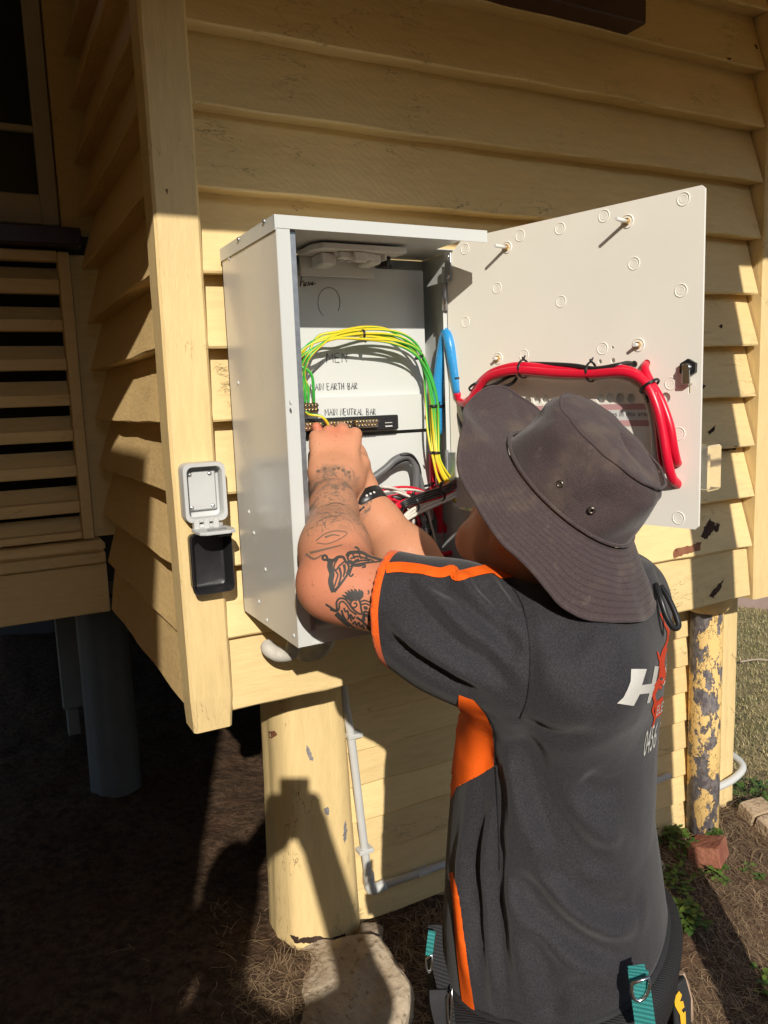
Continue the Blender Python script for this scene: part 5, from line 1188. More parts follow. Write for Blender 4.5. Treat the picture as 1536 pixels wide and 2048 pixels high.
# ---- harness belt and fittings
def bodypt(ang, z, grow, rowset=rows):
    Rw = np.array(rowset); c = np.interp(z, Rw[:, 0], Rw[:, 1]); A = np.interp(z, Rw[:, 0], Rw[:, 2]) + grow; ca, sa = math.cos(ang), math.sin(ang)
    B = (np.interp(z, Rw[:, 0], Rw[:, 3]) if ca > 0 else np.interp(z, Rw[:, 0], Rw[:, 4])) + grow; q = (abs(sa) ** 2.3 + abs(ca) ** 2.3) ** (-1 / 2.3)
    return Vector(TC + BL * (A * sa * q) + BF * (c + B * ca * q) + V3(0, 0, z))
def band(name, zc_fn, hgt, grow, thick, mat, a0=0.0, a1=2 * math.pi, n=72, parent=man, rowset=rows):
    mb = MB(); vs = []; closed = abs(a1 - a0 - 2 * math.pi) < 1e-6; m_ = n if closed else n + 1
    for i in range(m_):
        a = a0 + (a1 - a0) * i / n; zc_ = zc_fn(a)
        for (g_, dz) in ((0, -.5), (thick * .7, -.48), (thick, -.3), (thick, .3), (thick * .7, .48), (0, .5)): vs.append(bodypt(a, zc_ + dz * hgt, grow + g_, rowset))
    fs = []
    for i in range(n):
        i2 = (i + 1) % m_
        for k in range(5): fs.append((i * 6 + k, i * 6 + k + 1, i2 * 6 + k + 1, i2 * 6 + k))
    mb.add(vs, fs, True); o = mb.build(name, mat, parent); return o
def m_web(name, col, sc):
    t = NT(name); c = t.coord(rnd_off=False); wv = t.n('TexWave', {'Vector': c, 'Scale': sc, 'Distortion': 0.6}, bands_direction='DIAGONAL').outputs['Fac']; n1 = t.noise(c, 400, 2)
    return t.done(t.mix(wv, tuple(x * .55 for x in col), col), 0.75, t.bump(t.math('ADD', wv, n1), 0.5, 0.0016), 0, 0.25)
MAT['web_black'] = m_web('black_webbing', (0.030, 0.030, 0.032), 95.0); MAT['web_teal'] = m_web('teal_webbing', (0.035, 0.26, 0.25), 90.0)
band('harness_belt', lambda a: .815 + .035 * (-math.cos(a)), .085, .006, .022, MAT['web_black'])
band('belt_pad', lambda a: .795 + .035 * (-math.cos(a)), .13, .000, .010, MAT['trouser'])
def strip(name, px, w_, bvh_or_depth, mat, parent, thick=.0022, off=.004):
    P = [atdepth(a, b, d_) for a, b, d_ in px]; P = spline(P, 8); mb = MB(); vs = []
    for i, p_ in enumerate(P):
        t_ = (P[min(i + 1, len(P) - 1)] - P[max(i - 1, 0)]).normalized(); v_ = (Vector(CAM) - p_).normalized(); s_ = t_.cross(v_).normalized(); v2 = s_.cross(t_)
        vs += [p_ - s_ * w_ / 2, p_ + s_ * w_ / 2, p_ + s_ * w_ / 2 - v2 * thick, p_ - s_ * w_ / 2 - v2 * thick]
    fs = [(i * 4 + k, i * 4 + (k + 1) % 4, i * 4 + 4 + (k + 1) % 4, i * 4 + 4 + k) for i in range(len(P) - 1) for k in range(4)]; fs += [(0, 1, 2, 3), tuple(len(vs) - 4 + k for k in (3, 2, 1, 0))]
    mb.add(vs, fs); return mb.build(name, mat, parent)
strip('teal_strap', [(1276, 1940, 1.045), (1279, 1965, 1.035), (1284, 2000, 1.03), (1292, 2060, 1.03)], .026, None, MAT['web_teal'], man)
strip('teal_strap', [(1272, 1930, 1.05), (1277, 1950, 1.042)], .022, None, MAT['web_teal'], man)
def dring(cpx, dep, w_, h_, r_, tilt=0.0, parent=man):
    pts = []
    for k in range(25):
        a = math.pi * k / 24; pts.append((cpx[0] + w_ * math.cos(a) - tilt * h_ * math.sin(a), cpx[1] + h_ * math.sin(a)))
    pts = [(cpx[0] + w_, cpx[1] - h_ * .8)] + pts + [(cpx[0] - w_, cpx[1] - h_ * .3)]
    MB().tube([atdepth(a, b, dep) for a, b in pts], r_, 10, closed=True).build('d_ring', MAT['chrome'], parent)
dring((1281, 1975), 1.028, 17, 26, .0026, .15)
strip('teal_strap', [(864, 1862, 1.10), (861, 1885, 1.098), (858, 1912, 1.10)], .010, None, MAT['web_teal'], man)
dring((858, 1925), 1.098, 6, 20, .0018, 0)
strip('leg_strap', [(870, 1850, 1.12), (872, 1900, 1.115), (880, 1940, 1.112), (890, 1985, 1.112), (898, 2060, 1.112)], .020, None, MAT['web_black'], man)
strip('leg_strap', [(876, 1980, 1.105), (878, 2010, 1.10), (890, 2060, 1.10)], .024, None, MAT['trouser'], man, .006)
dring((899, 2010), 1.095, 4, 42, .0018, 0)
# tool pouch at the back right, with a yellow emblem
tpz = MB(); q = [atdepth(a, b, 1.20) for a, b in ((1345, 1975), (1372, 1955), (1384, 2000), (1384, 2080), (1350, 2080))]; q2 = [p_ + Vector(RC[2]) * .05 for p_ in q]; n_ = len(q)
tpz.add(q + q2, [tuple(range(n_)), tuple(range(2 * n_ - 1, n_ - 1, -1))] + [(i, n_ + i, n_ + (i + 1) % n_, (i + 1) % n_) for i in range(n_)]); tpz.build('tool_pouch', MAT['trouser'], man, bevel=.004)
MB().tube([atdepth(a, b, 1.215) for a, b in ((1362, 1945), (1371, 1968), (1379, 2000), (1381, 2040))], .005, 8).build('pouch_edge', simple('tan_leather', (0.42, 0.29, 0.20), 0.7), man)
MAT['yellow_print'] = simple('yellow_print', (0.75, 0.42, 0.02), 0.6, 0.05)
em = MB()
for poly in ([(1349, 1995), (1358, 1982), (1364, 1990), (1360, 2003), (1366, 2002), (1369, 2014), (1363, 2020), (1367, 2026), (1371, 2022), (1372, 2048), (1362, 2048), (1360, 2030), (1350, 2012)],):
    em.add([atdepth(a, b, 1.1965) for a, b in poly], [tuple(range(len(poly)))])
em.build('pouch_emblem', MAT['yellow_print'], man)

# ---- watch on the right wrist
wd = nrm(ER - WR); wc = WR + wd * .030; wx = nrm(np.cross(wd, RC[2])); wy = np.cross(wd, wx); mb = MB(); vs = []; n_ = 40
for i in range(n_):
    a = 2 * math.pi * i / n_
    for (rr, dz) in ((.0325, -.0150), (.0375, -.0140), (.0382, 0), (.0375, .0140), (.0325, .0150)): vs.append(Vector(wc + wx * (rr * math.cos(a)) + wy * (rr * math.sin(a)) + wd * dz))
mb.add(vs, [(i * 5 + k, i * 5 + k + 1, ((i + 1) % n_) * 5 + k + 1, ((i + 1) % n_) * 5 + k) for i in range(n_) for k in range(4)], True)
watch = mb.build('watch', MAT['black_plastic'], man)
def wpt(a, r, dz=0): return Vector(wc + wx * (r * math.cos(a)) + wy * (r * math.sin(a)) + wd * dz)
va = math.atan2((CAM - wc) @ wy, (CAM - wc) @ wx)
kp = MB()
for sd_ in (-1, 1): kp.tube([wpt(va + .62 * sg_, .0388, sd_ * .0152) for sg_ in (.2, .7, 1.2)], .0020, 6)
kp.build('keeper', MAT['black_plastic'], watch)
for k in range(3): MB().lathe(wpt(va - .25 - .2 * k, .0380), wpt(va - .25 - .2 * k, 1) - Vector(wc), [(.0022, 0), (.0022, .0004), (.0012, .0006), (0, .0002)], 8).build('strap_hole', MAT['white_plastic'], watch)
MB().box(-.016, .016, -.004, .007, -.018, .018, .004, mat=Matrix.Translation(wpt(va + math.pi, .040)) @ Matrix((tuple(np.cross(wd, nrm(np.array(wpt(va + math.pi, 1) - Vector(wc))))) + (0,), tuple(nrm(np.array(wpt(va + math.pi, 1) - Vector(wc)))) + (0,), tuple(wd) + (0,), (0, 0, 0, 1))).transposed()).build('watch_case', MAT['black_plastic'], watch)

# ---- hat
def hat_pt(phi, rfx, rsd, h): return Vector(HC + HF * (rfx * math.cos(phi)) + HL * (rsd * math.sin(phi)) + HU * h)
NPH = 120
RF, RS = .107, .096
def crown_row(u):
    """u 0 apex .. 1 base: scale of the base ellipse and height"""
    if u < .36: t = u / .36; return (t * .74, .104 - .010 * t ** 2.2)
    if u < .60: t = (u - .36) / .24; return (.74 + .205 * math.sin(t * math.pi / 2), .094 - .034 * (1 - math.cos(t * math.pi / 2)))
    t = (u - .60) / .40; return (.945 + .055 * t, .060 * (1 - t))
mb = MB(); vs = []; NR = 44
for j in range(NR + 1):
    s_, h_ = crown_row(j / NR)
    for i in range(NPH):
        p_ = 2 * math.pi * i / NPH; den = .012 * math.exp(-((p_ - 5.2) / .5) ** 2) * math.sin(math.pi * min(j / NR * 1.6, 1)) + .006 * math.sin(3 * p_ + 1) * (j / NR) * (1 - j / NR) * 3
        wr_ = .0022 * math.sin(7 * p_ + 9 * j / NR) * (j / NR > .5); k_ = s_ * (1 - den * 3); hh2 = h_ - (.016 * math.exp(-((p_ - 3.6) / .8) ** 2) * (1 - j / NR)) + wr_ * .5
        vs.append(hat_pt(p_, RF * k_ + wr_, RS * k_ + wr_, hh2))
P_ = np.array([tuple(v) for v in vs]); _w = np.repeat(np.minimum(1, (1 - np.arange(NR + 1) / NR) * 3), NPH)[:, None]; P_ += _w * ((fbm(P_ * 16, 51, 4) * .016)[:, None] * HU + (fbm(P_ * 14, 61, 4) * .014)[:, None] * HL + (fbm(P_ * 17, 67, 4) * .012)[:, None] * HF)
mb.add([tuple(v) for v in P_], [(j * NPH + i, j * NPH + (i + 1) % NPH, (j + 1) * NPH + (i + 1) % NPH, (j + 1) * NPH + i) for j in range(NR) for i in range(NPH)], True)
def m_hat():
    t = NT('dusty_brown_black_canvas'); c = t.coord(rnd_off=False)
    n1 = t.noise(c, 13, 5, 0.6); n2 = t.noise(c, 700, 2); n3 = t.noise(c, 55, 4, 0.65); tw = t.n('TexWave', {'Vector': c, 'Scale': 340.0, 'Distortion': 1.0}, bands_direction='DIAGONAL').outputs['Fac']
    base = t.mix(t.ramp(n2, 0.3, 0.7), (0.050, 0.034, 0.036), (0.084, 0.060, 0.060)); base = t.mix(t.math('MULTIPLY', t.ramp(n1, 0.48, 0.68), 0.5), base, (0.145, 0.105, 0.078))
    base = t.mix(t.math('MULTIPLY', t.ramp(n3, 0.60, 0.78), 0.35), base, (0.20, 0.155, 0.115)); sp = t.ramp(t.noise(c, 330, 1), 0.80, 0.83)
    base = t.mix(t.math('MULTIPLY', sp, 0.7), base, (0.34, 0.29, 0.22)); st = t.n('Attribute', attribute_name='stitch').outputs['Fac']
    base = t.mix(t.math('MULTIPLY', st, 0.40), base, (0.014, 0.011, 0.012))
    h = t.math('SUBTRACT', t.math('ADD', t.math('MULTIPLY', tw, 0.3), n2), t.math('MULTIPLY', st, 1.5))
    return t.done(base, 0.86, t.bump(h, 0.35, 0.0016), 0, 0.2, **{'Sheen Weight': 0.15})
MAT['hat'] = m_hat()
hat = mb.build('hat', MAT['hat'], man); hat['label'] = 'dusty brown-black bucket hat with wide stitched brim'
# brim: droop and edge flips by angle (0 = front, +90 deg = wearer's left)
def brim_out(p_):
    f_ = math.cos(p_); l_ = math.sin(p_)
    ext = .084 + .012 * max(0, -math.cos(p_)) + .004 * math.cos(2 * p_) + .004 * math.sin(5 * p_ + .7) - .012 * max(0, f_) ** 2
    dr = .46 + .10 * abs(l_) - .10 * max(0, -f_) - .48 * max(0, math.cos(p_ - .1)) ** 2      # slope downwards
    return ext, dr
def brim_pt(p_, u):
    ext, dr = brim_out(p_); e_ = ext * u; cur = dr * (1 - .25 * u * math.cos(p_)); rad = 1.02
    flip = .022 * max(0, math.cos(p_ + .25)) ** 6 * u ** 2 * 1.0
    q_ = (p_ + math.pi) % (2 * math.pi) - math.pi; flip += .026 * math.exp(-((q_ - .95) / .38) ** 2) * u ** 1.6
    wav = (.0060 * math.sin(4 * p_ + 1.2) + .003 * math.sin(9 * p_)) * u ** 2
    r1, r2 = RF * rad + e_ * math.cos(cur), RS * rad + e_ * math.cos(cur); return hat_pt(p_, r1, r2, -.002 - e_ * math.sin(cur) + flip + wav)
mb = MB(); vs = []; NRB = 56; st = []
for j in range(NRB + 1):
    u = j / NRB
    for i in range(NPH): vs.append(brim_pt(2 * math.pi * i / NPH, u)); st.append((1.0 if (j % 5 == 2) else 0.0) * (.25 + .75 * max(0.0, -math.cos(2 * math.pi * i / NPH + .3)) ** .7))
nt = len(vs)
for j in range(NRB + 1):
    u = 1 - j / NRB
    for i in range(NPH): vs.append(brim_pt(2 * math.pi * i / NPH, u * .998) - Vector(HU) * (.0030 if j else .0018)); st.append(0.0)
P_ = np.array([tuple(v) for v in vs]); uu_ = np.concatenate([np.repeat(np.arange(NRB + 1) / NRB, NPH), np.repeat(1 - np.arange(NRB + 1) / NRB, NPH)]); nz = fbm(P_ * 15, 71, 4) * .013 * np.minimum(1, uu_ * 2); P_ += nz[:, None] * HU
tot = 2 * (NRB + 1); mb.add([tuple(v) for v in P_], [(j * NPH + i, j * NPH + (i + 1) % NPH, (j + 1) * NPH + (i + 1) % NPH, (j + 1) * NPH + i) for j in range(tot - 1) for i in range(NPH)], True)
br = mb.build('brim', MAT['hat'], hat); attr(br, 'stitch', st); attr(hat, 'stitch', [0.0] * len(hat.data.vertices))
# seams: crown top edge, base crease, side panel seam, brim edge binding
_cs = [hat_pt(2 * math.pi * i / 90, RF * .842, RS * .842, .0895) for i in range(90)]
_ca = np.array([tuple(v) for v in _cs]); _ca += (fbm(_ca * 16, 51, 4) * .016)[:, None] * HU + (fbm(_ca * 14, 61, 4) * .014)[:, None] * HL + (fbm(_ca * 17, 67, 4) * .012)[:, None] * HF
MB().tube([Vector(v) for v in _ca], .0019, 7, closed=True).build('crown_seam', MAT['hat'], hat)
MB().tube([hat_pt(2 * math.pi * i / 90, RF * 1.035, RS * 1.035, .003) for i in range(90)], .0026, 7, closed=True).build('base_seam', MAT['hat'], hat)
_cb = np.array([tuple(brim_pt(2 * math.pi * i / 120, 1.0)) for i in range(120)]); _cb += (fbm(_cb * 15, 71, 4) * .013 - .0015)[:, None] * HU
MB().tube([Vector(v) for v in _cb], .0026, 7, closed=True).build('brim_binding', MAT['hat'], hat)
def crown_pt(p_, u, o=.001): s_, h_ = crown_row(u); return hat_pt(p_, RF * s_ + o, RS * s_ + o, h_)
sa_ = math.atan2((CAM - HC) @ HL, (CAM - HC) @ HF)
MB().tube([crown_pt(sa_ + .10, .58 + .40 * k / 12, .0008) for k in range(13)], .0014, 6).build('side_seam', MAT['hat'], hat)
for dp in (-.16, .34):
    c_ = crown_pt(sa_ + dp, .80, .0012); nrm_ = (Vector(HF) * math.cos(sa_ + dp) * RS + Vector(HL) * math.sin(sa_ + dp) * RF).normalized(); u_ = Vector(HU)
    ey = MB().lathe(c_, nrm_, [(.0022, -.001), (.0022, .0016), (.0040, .0022), (.0052, .0008), (.0052, -.001)], 18); ey.build('eyelet', simple('dull_brass_eyelet', (0.20, 0.17, 0.14), 0.35, 0.1, 60, metal=0.9), hat)
# chin cord loop behind
MB().tube(spline([atdepth(a, b, d_) for a, b, d_ in ((1312, 1168, 1.10), (1322, 1200, 1.085), (1334, 1235, 1.08), (1348, 1256, 1.08), (1357, 1250, 1.083), (1350, 1225, 1.09), (1336, 1195, 1.10), (1322, 1172, 1.11))], 8), .0042, 8).build('chin_cord', MAT['black_pvc'], hat)

# ============================================================ tattoos on the left arm
MAT['tattoo'] = simple('tattoo_ink', (0.058, 0.056, 0.052), 0.55, 0.3, 90)
MAT['tattoo_soft'] = simple('faded_tattoo_ink', (0.20, 0.135, 0.095), 0.55, 0.3, 60)
def Z3(l): return [(560 + a * .15625, 1040 + b * .15625) for a, b in l]       # coordinates read off an enlarged detail of the photo
_st = stroke
def stroke(p, a, b=None, *k): return _st(p, a * 1.45, (a if b is None else b) * 1.45, *k)
bf = []
bf += stroke(Z3([(650, 520), (640, 600), (665, 690), (650, 780), (665, 860), (690, 920)]), 8, 7) + stroke(Z3([(690, 920), (760, 840), (850, 720), (930, 590)]), 4, 2.5) + stroke(Z3([(600, 510), (680, 520), (740, 480), (800, 475), (830, 510), (850, 560)]), 5, 3)
bf += stroke(Z3([(600, 510), (560, 510), (545, 480), (570, 455), (600, 470), (605, 505)]), 3.2, 3) + stroke(Z3([(700, 560), (690, 620), (720, 640), (760, 590), (830, 530)]), 2.4, 2.2) + stroke(Z3([(740, 500), (700, 560)]), 2.2) + stroke(Z3([(700, 640), (740, 700), (720, 780), (700, 850)]), 2.4, 2.0) + stroke(Z3([(760, 610), (780, 690), (770, 770), (745, 830)]), 3.4, 2.2) + stroke(Z3([(820, 570), (830, 650), (810, 730)]), 4.2, 2.2) + stroke(Z3([(870, 560), (880, 620), (850, 690)]), 3.6, 2.0)
bf += stroke(Z3([(850, 560), (900, 540), (935, 570), (905, 610)]), 6, 4) + stroke(Z3([(935, 570), (960, 530), (1010, 500)]), 4, 2)
bf += stroke(Z3([(860, 470), (880, 430), (950, 415), (1050, 420), (1150, 470), (1320, 520)]), 5.5, 3) + stroke(Z3([(940, 580), (1040, 560), (1160, 545), (1300, 530)]), 3, 2) + stroke(Z3([(900, 500), (980, 470), (1080, 490), (1200, 525)]), 2.6, 2) + stroke(Z3([(960, 540), (1050, 520), (1150, 525)]), 3, 2) + stroke(Z3([(860, 470), (880, 520), (900, 545)]), 3, 2.2) + stroke(Z3([(930, 440), (960, 500)]), 2) + stroke(Z3([(1010, 430), (1040, 500)]), 2) + stroke(Z3([(1090, 445), (1120, 510)]), 2)
bf += stroke(Z3([(1010, 420), (1005, 380), (975, 350), (955, 360)]), 3, 2) + stroke(Z3([(920, 610), (900, 670), (890, 710), (915, 720), (940, 690)]), 2.2, 2.4) + stroke(Z3([(950, 590), (1020, 590), (1080, 575), (1090, 600), (1050, 610)]), 2.2, 2.4)
tg = empty('tattoos', EL); par(tg, man)
tag(decal('butterfly_tattoo', bf, bbvh, MAT['tattoo'], tg, .0005, 5), kind='stuff')
dr = []
dr += stroke(Z3([(585, 1075), (640, 1110), (700, 1150), (730, 1140), (725, 1060), (760, 1005), (830, 1010), (880, 1060), (930, 1130), (1000, 1190), (1050, 1200)]), 3, 2.6) + stroke(Z3([(640, 1140), (720, 1165), (760, 1130), (760, 1070), (800, 1040), (850, 1080), (900, 1150), (980, 1210)]), 2.6, 2.2)
dr += stroke(Z3([(990, 1030), (950, 1020), (910, 1050), (910, 1100), (950, 1120), (985, 1090), (970, 1060), (945, 1070)]), 2.6, 2) + stroke(Z3([(1000, 1000), (1030, 1060), (1040, 1130), (1055, 1190)]), 3.2, 2.6) + stroke(Z3([(970, 1010), (1000, 985), (1020, 1010)]), 3, 2)
for (a, b) in (((880, 1010), (795, 960)), ((885, 985), (830, 920)), ((900, 970), (865, 900)), ((930, 960), (905, 885)), ((965, 950), (950, 880)), ((1000, 955), (1010, 885)), ((1030, 975), (1045, 900))): dr += stroke(Z3([a, ((a[0] + b[0]) / 2 + 14, (a[1] + b[1]) / 2), b]), 7.5, 1.5)
dr += stroke(Z3([(870, 1010), (940, 970), (1010, 970), (1050, 1000)]), 9, 7)
for (a, b, c_) in (((820, 1120), (840, 1170), (870, 1150)), ((870, 1160), (880, 1220), (910, 1200)), ((910, 1210), (940, 1260), (960, 1230)), ((930, 1330), (960, 1300), (980, 1340)), ((985, 1350), (1010, 1310), (1030, 1360)), ((1040, 1370), (1060, 1340), (1080, 1390)), ((870, 1270), (890, 1230), (920, 1290))): dr += stroke(Z3([a, b, c_]), 2.6, 2.2)
dr += stroke(Z3([(720, 1190), (790, 1260), (870, 1330), (950, 1400), (1040, 1470), (1130, 1540)]), 7, 5) + stroke(Z3([(790, 1150), (810, 1220), (860, 1300), (940, 1370), (1050, 1430), (1150, 1500)]), 3, 2.6) + stroke(Z3([(980, 1240), (1050, 1290), (1110, 1350), (1170, 1430)]), 3, 3) + stroke(Z3([(1040, 1040), (1090, 1030), (1150, 1050)]), 2.4, 2) + stroke(Z3([(1050, 1080), (1100, 1070), (1150, 1090)]), 2.4, 2) + stroke(Z3([(1060, 1220), (1090, 1170), (1140, 1190)]), 3.4, 2.6) + stroke(Z3([(1070, 1290), (1080, 1220), (1130, 1230), (1140, 1290)]), 5, 3.5) + stroke(Z3([(1075, 1130), (1100, 1120), (1120, 1145)]), 5, 3)
dr += stroke(Z3([(1130, 900), (1140, 930), (1125, 950)]), 2.4, 1.6)
tag(decal('dragon_tattoo', dr, bbvh, MAT['tattoo'], tg, .0005, 5), kind='stuff')
stroke = _st
fa_ = []
fa_ += stroke([(632, 1082), (650, 1068), (672, 1062), (694, 1066), (680, 1078), (655, 1088), (634, 1086)], 2.2, 1.8) + stroke([(650, 1075), (666, 1070), (680, 1072)], 4, 2) + stroke([(620, 1106), (650, 1099), (685, 1090)], 5, 2) + stroke([(640, 1042), (655, 1034), (680, 1032)], 2.2, 1.6) + stroke([(650, 1012), (670, 1006), (690, 1010)], 2.2, 1.6) + stroke([(612, 1108), (628, 1118), (645, 1110)], 5, 2.5)
for q in ((637, 944), (650, 939), (668, 940), (677, 938), (686, 942), (697, 946)): fa_ += stroke([(q[0] - 3, q[1]), (q[0], q[1] - 2), (q[0] + 3, q[1])], 5.5, 5)
tag(decal('forearm_tattoo', fa_, bbvh, MAT['tattoo_soft'], tg, .0005, 5), kind='stuff')

# ============================================================ the person taking the picture (only the shadow shows)
PB = CAM - nrm(RC[2] * V3(1, 1, 0)) * .50; PB = PB + RC[0] * V3(1, 1, 0) * (-.12); pf = nrm(RC[2] * V3(1, 1, 0)); pl_ = np.cross(UP, pf); g0 = gz(PB[0], PB[1])
hd_ = V3(PB[0], PB[1], 1.63) + pf * .06; ph_c = CAM - RC[2] * .018 - RC[1] * -.035 + RC[0] * .012
ph = [Ell(hd_, [pf, pl_, UP], (.10, .08, .12), .03), Cone(hd_ - UP * .1, V3(PB[0], PB[1], 1.42), .055, .06, .04), Loft(V3(PB[0], PB[1], 0), pl_, pf, [(g0 + .85, 0, .17, .12, .12), (1.2, 0, .18, .12, .11), (1.36, 0, .19, .11, .11), (1.43, 0, .10, .07, .07)], .05)]
for sg_ in (1, -1):
    s0 = V3(PB[0], PB[1], 1.36) + pl_ * (.18 * sg_); hnd = ph_c - RC[2] * .045 + pl_ * (.045 * sg_) - UP * .055; e0 = s0 * .55 + hnd * .45 - UP * .15 + pl_ * (.13 * sg_)
    ph += [Cone(s0, e0, .065, .055, .03), Cone(e0, hnd, .052, .038, .03), Cone(hnd - UP * .03, hnd + UP * .06, .034, .026, .02)]
    hp = V3(PB[0], PB[1], g0 + .88) + pl_ * (.09 * sg_); an = V3(PB[0], PB[1], g0 + .05) + pl_ * (.12 * sg_); ph += [Cone(hp, an, .09, .055, .04), Cone(an - UP * .01, an - UP * .01 + pf * .14, .045, .04, .02)]
PP_, PF_ = sdf_mesh(Field(ph), .012); pho = np_mesh('person', PP_, PF_, simple('dark_clothes', (0.05, 0.05, 0.06), 0.8))
tag(pho, 'person with a phone whose shadow falls across the cream stump and concrete', 'person')
pm = Matrix.Translation(Vector(ph_c)) @ Matrix((tuple(RC[0]) + (0,), tuple(RC[2]) + (0,), tuple(-RC[1]) + (0,), (0, 0, 0, 1))).transposed()
tag(MB().box(-.037, .037, -.012, -.003, -.095, .055, .003, mat=pm).build('phone', MAT['black_plastic']), 'phone held up to take the picture, square shadow on the cream stump', 'phone')

# ============================================================ stones, footing, brick, plants, straw, lawn
def on_ground(px, py):
    d = ray(px, py); t = .3
    for _ in range(400):
        p_ = CAM + d * (t / FPX)
        if p_[2] < gz(p_[0], p_[1]): break
        t += .01
    return Vector((p_[0], p_[1], gz(p_[0], p_[1])))
c = on_ground(640, 1960)
rock('concrete_lump', (.30, .15, .30), (.185, .14, .08), (R_(14), R_(-6), R_(-38)), 3, MAT['concrete'], 'large broken concrete lump under the foot of the cream stump', 'concrete', pts=[(-1, -.5, .8), (-.7, -1, .5), (.2, -1.1, .9), (1.0, -.7, .2), (1.1, .2, .6), (.6, 1, 1), (-.6, .9, 1), (-1.1, .3, .6), (-.9, -.5, -1), (.2, -1, -1), (1, -.2, -1), (.6, 1, -1), (-.9, .9, -1)], rough=.10)
rock('concrete_lump', (.20, .00, .18), (.15, .10, .11), (R_(6), R_(10), R_(15)), 8, MAT['concrete'], 'rounded concrete lump at the bottom edge below the larger broken one', 'concrete', rough=.09)
rock('rock', (.07, .10, .26), (.20, .10, .10), (0, R_(12), R_(20)), 14, MAT['stone'], 'dim brown boulder in shade left of the concrete lump', 'rock', rough=.08)
rock('rock', (.02, -.10, .12), (.20, .12, .09), (0, R_(4), R_(-15)), 15, MAT['stone'], 'low dark boulder at the bottom edge left of the rounded concrete', 'rock', rough=.08)
for i, (px, py, s_, lb) in enumerate(((735, 1890, .042, 'small brown stone beside the foot of the cream stump'), (728, 1935, .040, 'small angular stone right of the broken concrete lump'), (748, 1990, .045, 'grey stone at the right lower corner of the concrete lump'), (700, 1870, .03, 'small dark stone against the base of the stump'))):
    c = on_ground(px, py); rock('rock', (c.x, c.y, c.z + s_ * .35), (s_, s_ * .8, s_ * .7), (i, i * .5, i * 2), 30 + i, MAT['stone'], lb)
rock('rock', (.13, .05, .25), (.11, .09, .07), (R_(20), R_(-15), R_(50)), 61, MAT['concrete'], 'angular pale rock leaning on the left side of the concrete lump', 'rock', rough=.07)
rock('rock', (.40, .05, .22), (.075, .06, .06), (R_(10), R_(25), R_(110)), 62, MAT['stone'], 'dark angular rock wedged right of the broken concrete lump', 'rock', rough=.07)
c = on_ground(1415, 1715); rock('brick', (c.x, c.y, c.z + .02), (.062, .048, .030), (R_(-12), R_(8), R_(28)), 41, MAT['brick'], 'worn red brick lying among weeds near the iron post', 'brick', rough=.05, sub=3, pts=[(-1, -1, -1), (1, -1, -1), (1, 1, -1), (-1, 1, -1), (-1, -1, 1), (1, -1, 1), (1, .9, 1), (-.9, 1, 1)])
c = on_ground(1330, 1640); rock('footing_stone', (1.42, .26, .26), (.16, .09, .085), (0, R_(4), R_(8)), 44, MAT['sandstone'], 'tan stone footing against the skirt wall beside the iron post', 'stone', rough=.05)
def edging(c0, c1, seed, lb):
    a, b = Vector(c0), Vector(c1); d_ = b - a; o = rock('edging_stone', (a + b) / 2, (d_.length / 2, .055, .05), (0, -math.atan2(d_.z, math.hypot(d_.x, d_.y)), math.atan2(d_.y, d_.x)), seed, MAT['sandstone'], lb, 'edging stone', 'edging stones along the lawn', rough=.03, pts=[(-1, -1, -1), (1, -1, -1), (1, 1, -1), (-1, 1, -1), (-1, -.9, 1), (1, -1, .9), (1, .9, 1), (-1, 1, .9)])
e0 = on_ground(1478, 1628); e1 = on_ground(1560, 1680)
e0.x += .04; edging(e0, e0.lerp(e1, .48), 51, 'tan edging stone nearest the lawn side stump'); edging(e0.lerp(e1, .52), e1 + (e1 - e0) * .3, 52, 'tan edging stone cut off by the right edge of the picture')
def m_leaf(name, c1, c2):
    t = NT(name); c = t.coord(rnd_off=False); k = t.n('Attribute', attribute_name='tint').outputs['Fac']; n1 = t.noise(c, 40, 2)
    return t.done(t.mix(t.math('ADD', t.math('MULTIPLY', k, 0.7), t.math('MULTIPLY', n1, 0.3)), c1, c2), 0.55, None, 0, 0.3, **{'Subsurface Weight': 0.0})
MAT['weed'] = m_leaf('weed_leaf', (0.035, 0.085, 0.018), (0.13, 0.20, 0.035)); MAT['straw'] = m_leaf('dry_straw', (0.11, 0.068, 0.038), (0.46, 0.33, 0.20)); MAT['grass'] = m_leaf('lawn_blades', (0.20, 0.20, 0.06), (0.62, 0.49, 0.27))
def leaf_shape(mb, base, dirn, ln, wd, upv, tints, k, curl=.3):
    d_ = Vector(dirn).normalized(); s_ = d_.cross(upv); s_ = s_.normalized() if s_.length > 1e-4 else Vector((1, 0, 0)); n_ = s_.cross(d_); base = Vector(base)
    mid = base + d_ * ln * .5 + n_ * ln * .10 * curl; tip = base + d_ * ln - n_ * ln * curl * .4; q1 = base + d_ * ln * .28; q2 = base + d_ * ln * .7
    mb.add([base, q1 + s_ * wd * .42 + n_ * wd * .15, mid + s_ * wd * .5 + n_ * wd * .1, q2 + s_ * wd * .36, tip, q2 - s_ * wd * .36, mid - s_ * wd * .5 + n_ * wd * .1, q1 - s_ * wd * .42 + n_ * wd * .15, mid], [(0, 1, 2, 8), (2, 3, 4, 8), (8, 4, 5, 6), (0, 8, 6, 7)], True); tints += [k] * 9
